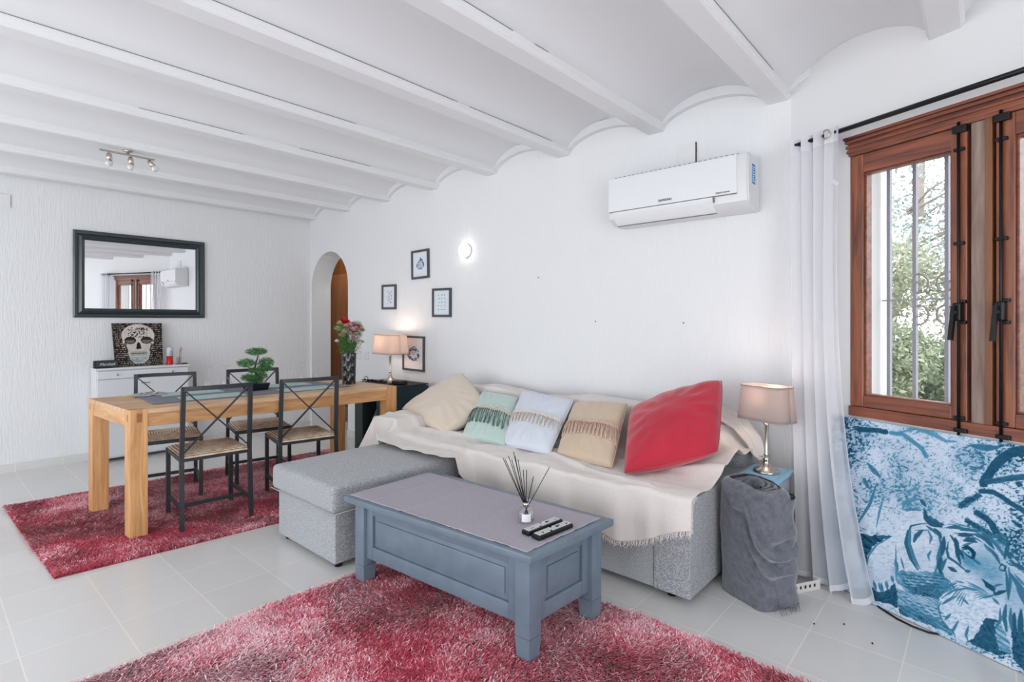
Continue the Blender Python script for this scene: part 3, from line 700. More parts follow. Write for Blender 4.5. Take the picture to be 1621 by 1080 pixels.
# ---- scatter cushions
def cushion(name, label, P, thick, m, concave=.05, N=34, seed=1, wr=.006):
    P = [np.array(p, float) for p in P]; c = sum(P) / 4; s = c - np.array([0, 0, 0])
    t = thing(name, label, 'cushion', (c[0], c[1], min(p[2] for p in P)))
    org = np.array([c[0], c[1], min(p[2] for p in P)])
    nrm = np.cross(P[1] - P[0], P[3] - P[0]); nrm /= np.linalg.norm(nrm)
    if nrm[1] > 0: nrm = -nrm
    u, v = np.meshgrid(np.linspace(0, 1, N), np.linspace(0, 1, N)); a, b = 2 * u - 1, 2 * v - 1
    rc = .5 * (1 - .05 * np.abs(a * b) ** 3); u = .5 + a * rc; v = .5 + b * rc; uu = u + concave * .5 * (-a) * (1 - b * b) * 1.0; vv = v + concave * .5 * (-b) * (1 - a * a)
    base = (P[0] * ((1 - uu) * (1 - vv))[..., None] + P[1] * (uu * (1 - vv))[..., None] + P[2] * (uu * vv)[..., None] + P[3] * ((1 - uu) * vv)[..., None]) - org
    prof = np.clip((1 - a ** 2) * (1 - b ** 2), 0, 1) ** .42
    w = (vnoise(u * 5 + seed, v * 5 + seed, seed, 3) - .5) * wr * 4 * prof + np.cos(np.arctan2(b, a) * 14 + seed) * wr * .7 * (np.hypot(a, b) > .55) * prof
    F = base + nrm * (prof * thick / 2 + w)[..., None]; Bk = base - nrm * (prof * thick / 2)[..., None]
    bm = bmesh.new(); vf = [[bm.verts.new(F[j, i]) for i in range(N)] for j in range(N)]
    vb = [[(vf[j][i] if i in (0, N - 1) or j in (0, N - 1) else bm.verts.new(Bk[j, i])) for i in range(N)] for j in range(N)]
    for j in range(N - 1):
        for i in range(N - 1):
            bm.faces.new((vf[j][i], vf[j][i + 1], vf[j + 1][i + 1], vf[j + 1][i])); bm.faces.new((vb[j][i], vb[j + 1][i], vb[j + 1][i + 1], vb[j][i + 1]))
    bmesh.ops.recalc_face_normals(bm, faces=bm.faces)
    link('cover', bm, m, t, smooth='all')
    bm = bmesh.new(); edge = [F[0, i] for i in range(N)] + [F[j, N - 1] for j in range(1, N)] + [F[N - 1, i] for i in range(N - 2, -1, -1)] + [F[j, 0] for j in range(N - 2, -1, -1)]
    tube(bm, edge, .0028, 5, False); link('seam', bm, m, t)
    def surf(x, y):
        i = min(max(x, 0), 1) * (N - 1); j = min(max(y, 0), 1) * (N - 1); i0, j0 = int(min(i, N - 2)), int(min(j, N - 2)); fi, fj = i - i0, j - j0
        return Vector((F[j0, i0] * (1 - fi) + F[j0, i0 + 1] * fi) * (1 - fj) + Vector(F[j0 + 1, i0] * (1 - fi) + F[j0 + 1, i0 + 1] * fi) * fj), Vector(nrm)
    return t, surf
def fringe(t, surf, v0, m, length, name='tassel_fringe', loops=24, seed=3, band=.035, bm_=None):
    bm = bmesh.new(); r = random.Random(seed)
    for k in range(loops):
        u = .03 + .94 * k / (loops - 1); pts = []
        for q in range(6):
            f = q / 5; p, n = surf(u + r.uniform(-.008, .008) + (.02 if k % 2 else -.01) * f, v0 - length * f); pts.append(p + n * (.007 + .004 * math.sin(f * 3.1)))
        tube(bm, pts, [.0032] * 5 + [.0045], 5)
    link(name, bm, m, t)
    bm = bmesh.new()
    for z in (0, band * .5, band):
        pts = []
        for q in range(41):
            p, n = surf(q / 40, v0 + z + .006 * math.sin(q * 2.0 + z * 40)); pts.append(p + n * .006)
        tube(bm, pts, .004, 5)
    link('braid', bm, bm_ or m, t)
M_cream = mat('cream_cushion', rgb(220, 204, 186), .9, var=.03, vscale=30, bump=.15, bscale=200, sheen=.3, bdist=.002)
M_mint = mat('mint_cushion', rgb(190, 210, 202), .9, bump=.2, bscale=260, sheen=.3, bdist=.002)
M_pale = mat('pale_blue_cushion', rgb(214, 218, 228), .9, bump=.2, bscale=260, sheen=.3, bdist=.002)
M_tan = mat('tan_cushion', rgb(206, 184, 160), .9, bump=.2, bscale=260, sheen=.3, bdist=.002)
M_redc = mat('red_velvet', rgb(192, 26, 54), .8, var=.14, vscale=5, bump=.1, bscale=120, sheen=.5, bdist=.002)
M_tass_w = mat('white_yarn', rgb(226, 216, 206), .9); M_tass_g = mat('green_yarn', rgb(86, 112, 98), .9); M_tass_b = mat('beige_yarn', rgb(214, 182, 166), .9)
cushion('scatter_cushion', 'large cream cushion leaning on one corner at the left end of the sofa', [(-2.772, 2.42, .50), (-2.68, 2.78, .64), (-3.158, 2.95, .868), (-3.52, 2.60, .575)], .17, M_cream, .0, seed=2)
ct, sf = cushion('scatter_cushion', 'mint green cushion with a braided band and green tassels', [(-2.65, 2.45, .492), (-2.209, 2.42, .50), (-2.46, 2.86, .744), (-2.862, 2.88, .752)], .11, M_mint, .05, seed=3)
fringe(ct, sf, .52, M_tass_g, .28, loops=20, band=.06, bm_=M_tass_w); 
cushion_pale, sf = cushion('scatter_cushion', 'pale blue-white cushion with white tassels between the mint and tan cushions', [(-2.27, 2.44, .50), (-1.874, 2.43, .50), (-2.004, 2.87, .768), (-2.471, 2.88, .79)], .12, M_pale, .05, seed=4)
fringe(cushion_pale, sf, .50, M_tass_w, .17, loops=26)
cushion_tan, sf = cushion('scatter_cushion', 'tan beige cushion with beige tassels beside the red cushion', [(-1.861, 2.46, .50), (-1.459, 2.43, .50), (-1.613, 2.87, .786), (-2.024, 2.88, .749)], .12, M_tan, .05, seed=5)
fringe(cushion_tan, sf, .50, M_tass_b, .20, loops=28)
cushion('scatter_cushion', 'large bright red cushion at the right end of the sofa', [(-1.379, 2.39, .495), (-.985, 2.64, .628), (-1.068, 2.93, .964), (-1.584, 2.82, .757)], .22, M_redc, .02, seed=6)

# ---- white shoe cabinet under the mirror
t = thing('shoe_cabinet', 'narrow white shoe cabinet under the mirror', 'cabinet', (-6.15, 1.465, 0))
w2 = .372; M_cab = mat('cabinet_white', rgb(226, 228, 232), .4)
bxo('body', (0, -w2, .03), (.20, w2, .835), M_cab, t, .003); bxo('cabinet_top', (0, -w2 - .006, .835), (.228, w2 + .006, .852), M_cab, t, .003)
for i, (za, zb) in enumerate(((.755, .825), (.40, .748), (.045, .393))):
    if i == 0:
        d = bxo('drawer', (.20, -w2 + .01, za), (.219, w2 - .01, zb), M_cab, t, .003)
        for y in (-.22, .22): bm = bmesh.new(); lathe(bm, [(.006, 0), (.006, .012), (.011, .016), (.010, .021), (0, .022)], 12, (.219, y, .79), 'X'); link('knob', bm, M_chrome, d)
    else:
        d = bxo('door', (.20, -w2 + .01, za), (.219, w2 - .01, zb), M_cab, t, .003)
        bm = bmesh.new(); box(bm, (.219, -.035, zb - .05), (.233, .035, zb - .043), .002); link('handle', bm, M_chrome, d)
for y in (-w2 + .03, w2 - .03): bxo('foot', (.02, y - .02, 0), (.18, y + .02, .03), M_iron, t)

# ---- black speaker cabinet / stand in the corner
t = thing('black_cabinet', 'dark teal-black open cabinet standing between the oak table and the sofa', 'cabinet', (-4.0, 2.98, 0))
bxo('top_panel', (-.47, -.20, .69), (.14, .20, .705), M_matte_black, t, .003)
bxo('side_panel', (.105, -.20, 0), (.135, .20, .69), M_teal_black, t, .002); bxo('side_panel', (-.46, -.20, 0), (-.33, .20, .69), mat('dark_green_side', rgb(50, 62, 60), .4), t, .002)
bxo('back_panel', (-.33, .17, 0), (.105, .19, .69), M_matte_black, t); bxo('shelf', (-.33, -.19, .12), (.105, .17, .135), M_matte_black, t)
bxo('front_panel', (-.10, -.205, .30), (.125, -.19, .69), M_teal_black, t, .002)
t = thing('paper_roll', 'pale rounded bundle wrapped in clear plastic inside the black cabinet', 'bundle', (-4.18, 2.93, .136))
bm = bmesh.new(); lathe(bm, [(.10, 0), (.125, .12), (.12, .25), (.07, .36), (0, .40)], 18); link('wrap', bm, mat('blue_grey_plastic', rgb(110, 132, 142), .3, var=.4, vscale=9), t, smooth='all')
bm = bmesh.new(); lathe(bm, [(.03, .38), (.035, .42), (.0, .43)], 10); link('tied_top', bm, mat('plastic_tie', rgb(190, 200, 205), .4), t)
# ---- box stack and folded blanket beside the sofa
t = thing('side_cabinet', 'small black cube table next to the end of the sofa', 'side table', (-.84, 2.90, 0))
bxo('carcass', (-.10, -.15, .0), (.085, .15, .36), M_matte_black, t, .004); bxo('cabinet_top', (-.105, -.155, .36), (.088, .155, .375), M_matte_black, t, .003)
t = thing('storage_box', 'clear plastic storage box with a sky-blue lid under the right-hand lamp', 'box', (-.84, 2.90, .376))
M_clearp = mat('clear_plastic', rgb(205, 214, 220), .25, trans=.35); M_lid = mat('blue_lid', rgb(142, 192, 220), .35)
bxo('tub', (-.095, -.14, 0), (.078, .14, .108), M_clearp, t, .01); bm = bmesh.new(); box(bm, (-.112, -.158, .106), (.092, .158, .124), .008, 3); box(bm, (-.085, -.13, .122), (.068, .13, .128), .003); link('lid', bm, M_lid, t, smooth=True)
def blanket():
    nu, nv = 150, 90; u, v = np.meshgrid(np.linspace(0, 1, nu), np.linspace(0, 1, nv))
    a = -u * 2 * PI; c, s = np.cos(a), np.sin(a); e = .42
    X = np.sign(c) * np.abs(c) ** e * .135; Y = np.sign(s) * np.abs(s) ** e * .095
    z = v * .535
    sc = 1 + .05 * np.sin(v * 3.1) - .10 * np.clip(v - .86, 0, 1) / .14 * 0
    rnd = np.where(v > .93, np.sqrt(np.clip(1 - ((v - .93) / .07) ** 2, 0, 1)) * .22 + .78, 1)
    X, Y = X * sc * rnd, Y * sc * rnd
    n = vnoise(X * 9 + 4, z * 7 + Y * 6 + 3, 5, 4) - .5
    dg = np.sin((z * 1.0 + X * 1.5) * 70 + n * 4) * np.exp(-((z - .40 + X * 1.2) / .10) ** 2) * sstep(-.09, .0, X) * .017
    out = 1 + n * .16 + (dg / .1)
    zt = z - .02 * sstep(.0, .13, X) * v - .035 * (X / .135) * (1 - v) * 0
    z = zt + .008 * n
    return np.stack([X * out, Y * out, np.maximum(z, 0.004)], -1)
M_blank = mat('grey_fleece', rgb(108, 110, 120), .95, var=.36, vscale=40, bump=.5, bscale=160, sheen=.6, bdist=.006)
t = thing('folded_blanket', 'dark grey fleece blanket folded upright beside the sofa', 'blanket', (-.805, 2.60, 0), R(-26))
gridmesh('fleece', blanket(), M_blank, t)
def spiral_top():
    nu, nv = 220, 14; u, v = np.meshgrid(np.linspace(0, 1, nu), np.linspace(0, 1, nv)); a = u * 2 * PI * 3.4; r = .25 + .70 * u
    c, s = np.cos(a), np.sin(a); X = np.sign(c) * np.abs(c) ** .6 * .125 * r; Y = np.sign(s) * np.abs(s) ** .6 * .088 * r
    z = .478 + .045 * np.sin(v * PI) ** .6 + .015 * np.sin(u * 23); w = (v - .5) * .028
    return np.stack([X + w * c, Y + w * s, z - .02 * (X / .13)], -1)
gridmesh('rolled_top', spiral_top(), M_blank, t)
def side_fold():
    nu, nv = 40, 60; u, v = np.meshgrid(np.linspace(0, 1, nu), np.linspace(0, 1, nv)); a = -u * 2 * PI
    z = .02 + v * .46; r = 1 + .12 * np.sin(v * 19 + np.sin(a) * 2) + .05 * np.sin(a * 5)
    return np.stack([.125 + .035 * np.cos(a) * r - .02 * v, .045 + .07 * np.sin(a) * r, z], -1)
gridmesh('inner_fold', side_fold(), M_blank, t)
bm = bmesh.new(); rr = random.Random(2)
for k in range(40): x = rr.uniform(.08, .17); y = rr.uniform(-.04, .08); tube(bm, [(x, y, .035), (x + rr.uniform(-.01, .02), y, .002)], .0016, 4)
link('tassels', bm, M_blank, t)
t = thing('cardboard_strip', 'white and tan cardboard strip lying on the tiles by the curtain hem', 'cardboard', (-.665, 2.80, 0), R(60))
bxo('card', (-.10, -.022, 0), (.10, .022, .012), mat('tan_card', rgb(206, 184, 160), .8), t); bxo('printed_side', (-.10, -.0225, .0), (.10, -.0215, .045), mat('white_card', rgb(228, 222, 216), .7), t)
bm = bmesh.new()
for k in range(6): box(bm, (-.08 + k * .028, -.0232, .016), (-.07 + k * .028, -.0224, .03))
link('print_marks', bm, M_iron, t)
# ============================================================ WALL THINGS, LAMPS, SMALL THINGS
def text(name, s, size, m, parent, mtx, extrude=.0006, font_shear=0.0):
    cu = bpy.data.curves.new('lettering', 'FONT'); cu.body = s; cu.size = size; cu.extrude = extrude; cu.shear = font_shear; cu.align_x = 'CENTER'; cu.align_y = 'CENTER'
    o = bpy.data.objects.new('lettering', cu); COL.objects.link(o)
    me = bpy.data.meshes.new_from_object(o.evaluated_get(bpy.context.evaluated_depsgraph_get())); bpy.data.objects.remove(o)
    me.transform(mtx); me.materials.clear(); me.materials.append(m)
    q = bpy.data.objects.new(name, me); COL.objects.link(q); q.parent = parent
    return q
def TM(loc, rx=0, ry=0, rz=0): return Matrix.Translation(loc) @ Euler((rx, ry, rz)).to_matrix().to_4x4()

# ---- mirror
t = thing('wall_mirror', 'rectangular mirror in a dark stepped frame on the left wall', 'mirror', (XL, 1.507, 1.709)); hw, hh = .5415, .397
bm = bmesh.new()
prof = [(0, .0), (.0, .022), (.012, .030), (.030, .028), (.040, .016), (.050, .018), (.062, .026), (.070, .020), (.078, .010), (.085, .008), (.085, 0)]
rings = []
for d, hgt in prof: rings.append([bm.verts.new((hgt + .002, y, z)) for y, z in ((-hw + d, -hh + d), (hw - d, -hh + d), (hw - d, hh - d), (-hw + d, hh - d))])
for i in range(len(rings) - 1):
    for k in range(4): bm.faces.new((rings[i][k], rings[i][(k + 1) % 4], rings[i + 1][(k + 1) % 4], rings[i + 1][k]))
bmesh.ops.recalc_face_normals(bm, faces=bm.faces); link('mirror_frame', bm, M_frame_teal, t)
bm = bmesh.new(); box(bm, (.002, -hw + .08, -hh + .08), (.009, hw - .08, hh - .08)); link('mirror_glass', bm, M_mirror, t)

# ---- printed pictures
def painted(name, parent, x0, z0, w, h, n, fn, m=M_vc, y=0.0, axis='Y', sgn=-1):
    nx = n; nz = max(4, int(n * h / w)); U, V = np.meshgrid(np.linspace(0, 1, nx), np.linspace(0, 1, nz)); col = fn(U, V)
    if axis == 'Y': P = np.stack([x0 + U * w, np.full(U.shape, y), z0 + V * h], -1)
    else: P = np.stack([np.full(U.shape, y), x0 + U * w, z0 + V * h], -1)
    return gridmesh(name, P, m, parent, np.clip(col, 0, 1), smooth=False)
def mixc(C, mask, c, a=1.0): k = (np.clip(mask, 0, 1) * a)[..., None]; return C * (1 - k) + lin(c) * k
def paper(U, V, c=(226, 230, 238)): return np.ones(U.shape + (3,)) * lin(c)
def art_shells(U, V):      # a scatter of small ink motifs in two loose columns
    C = paper(U, V); r = random.Random(3)
    for k in range(34):
        x = r.choice([.33, .47, .60, .70]) + r.uniform(-.04, .04); y = r.uniform(.18, .82); a = r.uniform(0, 3); l = r.uniform(.02, .05)
        d = dline(U, V * 1.5, [(x - l * math.cos(a), y * 1.5 - l * math.sin(a)), (x + l * .4, y * 1.5), (x + l * math.cos(a), y * 1.5 + l * math.sin(a))]); C = mixc(C, (d < .012) * 1.0, r.choice([(40, 48, 62), (66, 84, 112), (30, 34, 44)]))
    return C
def art_leaves(U, V):
    C = paper(U, V, (222, 232, 238)); r = random.Random(8)
    for i in range(3):
        for j in range(5):
            x = .3 + .2 * i + r.uniform(-.03, .03); y = .2 + .15 * j; 
            for q in range(4):
                a = r.uniform(0, 3.1); l = r.uniform(.03, .07); d = dline(U, V * 1.4, [(x, y * 1.4), (x + l * math.cos(a), y * 1.4 + l * math.sin(a))]); C = mixc(C, (d < .010) * 1.0, r.choice([(70, 96, 122), (52, 64, 90), (110, 150, 160)]))
    return C
def art_pear(U, V):
    C = paper(U, V, (228, 232, 240)); n = vnoise(U * 14, V * 18, 4, 3)
    d = np.hypot((U - .5) / .24, (V - .46) / .15); d2 = np.hypot((U - .52) / .12, (V - .60) / .09)
    m = ((d < 1) | (d2 < 1)); C = mixc(C, m * (.35 + .9 * (n - .3)), (96, 134, 160)); C = mixc(C, (np.abs(d - 1) < .14) * (d2 > 1) * (n > .42) * 1.0, (60, 84, 108))
    for q in ([(.52, .66), (.50, .78)], [(.52, .70), (.66, .66), (.70, .56)], [(.50, .70), (.40, .62)], [(.54, .74), (.62, .68)]): C = mixc(C, (dline(U, V, q) < .018) * 1.0, (52, 78, 100))
    return C
def art_wreath(U, V):
    C = paper(U, V, (232, 226, 226)); n = vnoise(U * 20, V * 26, 9, 3); d = np.hypot((U - .5) / .30, (V - .47) / .20)
    C = mixc(C, (np.abs(d - .85) < .22 + .22 * (n - .5)) * (n > .43) * 1.0, (92, 110, 150)); C = mixc(C, (np.abs(d - .9) < .2) * (n > .62) * 1.0, (52, 62, 92))
    for y, w in ((.535, .15), (.50, .11), (.46, .05)):
        C = mixc(C, (np.abs(V - y - .006 * np.sin(U * 150)) < .006) * (np.abs(U - .5) < w) * (np.sin(U * 210) > -.5) * 1.0, (50, 46, 50))
    C = mixc(C, (np.hypot((U - .52) / .12, (V - .70) / .04) < 1) * (n > .45) * 1.0, (120, 160, 176))
    return C
M_pframe = mat('picture_frame_grey', rgb(72, 74, 80), .5)
def picture(label, x0, x1, z0, z1, fn, tilt=0.0, n=80, fw=.022):
    cx, cz = (x0 + x1) / 2, (z0 + z1) / 2; w, h = (x1 - x0) / 2, (z1 - z0) / 2
    t = thing('framed_print', label, 'picture', (cx, YB, cz)); t.rotation_euler = (0, tilt, 0)
    bm = bmesh.new()
    for a, b in (((-w, -.020, -h), (-w + fw, -.002, h)), ((w - fw, -.020, -h), (w, -.002, h)), ((-w + fw, -.020, -h), (w - fw, -.002, -h + fw)), ((-w + fw, -.020, h - fw), (w - fw, -.002, h))): box(bm, a, b, .003)
    link('frame', bm, M_pframe, t); painted('print', t, -w + fw, -h + fw, 2 * w - 2 * fw, 2 * h - 2 * fw, n, fn, y=-.010)
    return t
picture('small framed ink print of dotted motifs, leftmost on the wall', -4.655, -4.418, 1.398, 1.650, art_shells, R(.6))
picture('small framed print of a blue pear shape, topmost on the wall', -4.166, -3.906, 1.682, 1.958, art_pear, R(-1.2))
picture('small framed print of rows of little blue leaves, nearest the round wall lamp', -3.856, -3.597, 1.315, 1.580, art_leaves, R(.4))
picture('larger framed print of a blue wreath behind the left table lamp', -4.304, -3.973, .799, 1.136, art_wreath, R(.6), 110, .020)

# ---- air conditioner
t = thing('air_conditioner', 'white wall-mounted air conditioner above the sofa', 'air conditioner', (-1.42, YB, 1.88))
def extr(name, prof, x0, x1, m, parent, bev=.0):
    bm = bmesh.new(); a = [bm.verts.new((x0, y, z)) for y, z in prof]; b = [bm.verts.new((x1, y, z)) for y, z in prof]; n = len(prof)
    for i in range(n): bm.faces.new((a[i], a[(i + 1) % n], b[(i + 1) % n], b[i]))
    bm.faces.new(a); bm.faces.new(list(reversed(b))); bmesh.ops.recalc_face_normals(bm, faces=bm.faces)
    if bev: bmesh.ops.bevel(bm, geom=[e for e in bm.edges if abs(e.verts[0].co.x - e.verts[1].co.x) < 1e-6 and abs(abs(e.verts[0].co.x)) > 0], offset=bev, segments=3, affect='EDGES')
    return link(name, bm, m, parent, smooth=True)
M_ac = mat('ac_plastic', rgb(226, 226, 226), .35)
body = [(-.002, .325), (-.002, .02), (-.06, .018), (-.13, .022), (-.185, .060), (-.197, .12), (-.200, .30), (-.188, .322), (-.16, .328)]
extr('body', body, -.435, .445, M_ac, t, .008)
extr('front_panel', [(-.198, .316), (-.198, .105), (-.204, .105), (-.207, .30), (-.203, .316)], -.428, .385, M_white, t)
extr('louvre_flap', [(-.130, .0215), (-.132, .0185), (-.189, .058), (-.2015, .100), (-.198, .100), (-.186, .062)], -.40, .25, M_white, t)
extr('panel_seam', [(-.199, .100), (-.2025, .100), (-.2025, .104), (-.199, .104)], -.428, .385, M_grey_line, t)
extr('vent_slot', [(-.131, .0175), (-.134, .0155), (-.138, .0185), (-.136, .021)], -.40, .25, M_grey_line, t)
bm = bmesh.new(); box(bm, (.255, -.2035, .018 + .05), (.258, -.19, .10)); link('receiver_edge', bm, M_grey_line, t)
bm = bmesh.new()
for k in range(26): box(bm, (-.40 + k * .031, -.175, .326), (-.385 + k * .031, -.06, .3295))
link('top_grille', bm, M_grey_line, t)
text('brand_lettering', 'SAMSUNG', .019, M_iron, t, TM((-.035, -.2078, .128), R(90), 0, 0))
text('small_lettering', 'Digital Inverter', .013, M_iron, t, TM((.31, -.2078, .118), R(90), 0, 0))
bm = bmesh.new(); box(bm, (.4452, -.135, .16), (.4462, -.085, .27)); d = link('energy_sticker', bm, mat('blue_sticker', rgb(40, 132, 196), .5), t)
d['label'] = 'blue sticker'
bm = bmesh.new()
for k in range(7): box(bm, (.4460, -.130, .172 + k * .013), (.4466, -.092 - .006 * (k % 3), .177 + k * .013))
link('sticker_print', bm, M_white, t)
t = thing('junction_cover', 'flat white cover plate on the wall above the air conditioner', 'cover plate', (-1.408, YB, 2.30)); bm = bmesh.new(); box(bm, (-.058, -.012, -.09), (.058, 0, .085), .002); box(bm, (.058, -.010, -.088), (.0605, -.001, .083)); link('plate', bm, M_wallw, t); bxo('cable_gap', (.059, -.011, -.088), (.063, -.001, .084), M_iron, t)
t = thing('junction_cover', 'flat white cover plate high on the left wall at the frame edge', 'cover plate', (XL, .46, 2.29)); bxo('plate', (0, -.095, -.055), (.010, .095, .055), M_wallw, t, .002); bxo('shadow_gap', (0, .095, -.055), (.005, .0965, .055), M_grey_line, t)
for x, lb, w in ((-5.105, 'white double socket on the wall, nearer the arch', .055), (-4.955, 'white light switch plate on the wall, nearer the left lamp', .045)):
    t = thing('switch_plate', lb, 'switch', (x, YB, .918)); bxo('plate', (-w, -.010, -.042), (w, 0, .042), M_white_sat, t, .003)
    for q in (-.5, .5): bxo('rocker', (q * w - .018, -.015, -.026), (q * w + .018, -.009, .026), M_white_sat, t, .002)
    bxo('edge_line', (-w - .0015, -.004, -.044), (w + .0015, 0, -.042), M_grey_line, t)
for x, z, lb in ((-2.60, 1.615, 'tiny nail in the wall left of the air conditioner, upper'), (-2.08, 1.275, 'tiny dark nail in the wall above the tan cushion'), (-1.43, 1.265, 'tiny dark nail in the wall above the red cushion')):
    bm = bmesh.new(); lathe(bm, [(.004, 0), (.0035, -.006), (.0, -.008)], 8, (0, 0, 0), 'Y'); o = link('wall_nail', bm, M_iron); o.location = (x, YB, z); tag(o, lb, 'nail')

# ---- round wall lamp
t = thing('wall_lamp', 'lit round white glass lamp on the wall above the sofa', 'lamp', (-3.40, YB, 1.892))
bm = bmesh.new(); lathe(bm, [(.058, 0), (.060, -.012), (.056, -.020), (0, -.020)], 32, (0, 0, 0), 'Y'); link('base_ring', bm, M_white, t)
bm = bmesh.new(); lathe(bm, [(.054, -.016), (.056, -.035), (.048, -.060), (.028, -.074), (0, -.078)], 32, (0, 0, 0), 'Y'); link('glass_globe', bm, mat('lit_globe', (1, 1, 1, 1), .4, emit=(1, .97, .92, 1), estr=5.5), t)
bm = bmesh.new(); lathe(bm, [(.005, 0), (.005, -.02), (0, -.022)], 8, (0, -.004, -.062), 'Y'); link('screw_knob', bm, M_chrome, t)

# ---- table lamps
def table_lamp(label, loc, rz, shade_m, H, sw, sh, bulbE, warm):
    t = thing('table_lamp', label, 'lamp', loc, rz)
    bm = bmesh.new(); lathe(bm, [(.0, 0), (.062, 0), (.064, .006), (.058, .014), (.036, .026), (.020, .040), (.013, .060), (.017, .066), (.010, .074), (.009, .085)], 28); link('base', bm, M_chrome, t)
    sz = H - sh
    bm = bmesh.new(); lathe(bm, [(.009, .08), (.013, .088), (.0085, .098), (.0095, sz * .6), (.011, sz - .03), (.016, sz - .02), (.009, sz - .01), (.012, sz + .03), (.012, sz + .06)], 20); link('stem', bm, M_chrome, t)
    nu, nv = 72, 10; u, v = np.meshgrid(np.linspace(0, 1, nu), np.linspace(0, 1, nv)); a = u * 2 * PI; c, s = np.cos(a), np.sin(a)
    f = 1 - .11 * v; e = .5; P = np.stack([np.sign(c) * np.abs(c) ** e * sw / 2 * f, np.sign(s) * np.abs(s) ** e * sw / 2 * .62 * f, sz + v * sh], -1)
    sd = gridmesh('lamp_shade', P, shade_m, t, thick=.0018)
    for j in (0, nv - 1): bm = bmesh.new(); tube(bm, [tuple(P[j, i]) for i in range(nu)], .0028, 6, False); link('shade_trim', bm, mat('shade_trim', rgb(168, 152, 146), .8), sd)
    bm = bmesh.new(); tube(bm, [(-sw * .38, 0, H - .02), (0, 0, sz + .06), (sw * .38, 0, H - .02)], .002, 5, False); link('shade_spider', bm, M_chrome, t)
    bm = bmesh.new(); bmesh.ops.create_uvsphere(bm, u_segments=16, v_segments=10, radius=.022, matrix=Matrix.Translation((0, 0, sz + .085))); link('bulb', bm, mat('lit_bulb', (1, 1, 1, 1), .4, emit=warm + (1,), estr=6), t, smooth='all')
    l = bpy.data.lights.new('bulb_light', 'POINT'); l.energy = bulbE; l.color = warm; l.shadow_soft_size = .03; o = bpy.data.objects.new('bulb_light', l); COL.objects.link(o); o.location = (0, 0, sz + .125); o.parent = t
    return t
table_lamp('lit table lamp with a pale pink shade on the black cabinet beside the wreath picture', (-4.25, 3.03, .706), R(-8), M_shade, .445, .40, .180, 1.9, (1, .80, .66))
table_lamp('lit table lamp with a grey linen shade on the blue-lidded box', (-.845, 2.905, .504), R(-20), M_shade_g, .440, .27, .172, 1.5, (1, .80, .68))

# ---- spotlight bar
t = thing('ceiling_spotlight', 'brushed metal bar with three small spotlights under a ceiling beam', 'spotlight', (-4.6, 1.03, 2.50))
bm = bmesh.new(); box(bm, (-.008, -.165, -.038), (.008, .165, -.026), .003); link('bar', bm, M_chrome, t); bm = bmesh.new(); lathe(bm, [(.03, 0), (.03, -.012), (.008, -.016), (.008, -.03)], 16); link('ceiling_mount', bm, M_chrome, t)
M_bulbg = mat('spot_lens', rgb(236, 236, 236), .1, trans=.4)
for y, dx, dy in ((-.11, 0, 0), (.015, 0, .004), (.13, .03, .035)):
    a = Vector((0, y, -.036)); d = Vector((dx, dy, -.06)).normalized(); b = a + Vector((0, 0, -.014)); 
    bm = bmesh.new(); tube(bm, [a, b], .004, 8); tube(bm, [b - d * .004, b + d * .012, b + d * .05], [.012, .017, .019], 16); s_ = link('spot_head', bm, M_chrome, t)
    bm = bmesh.new(); tube(bm, [b + d * .048, b + d * .062, b + d * .078, b + d * .086], [.017, .024, .021, .008], 16); link('spot_bulb', bm, M_bulbg, s_)

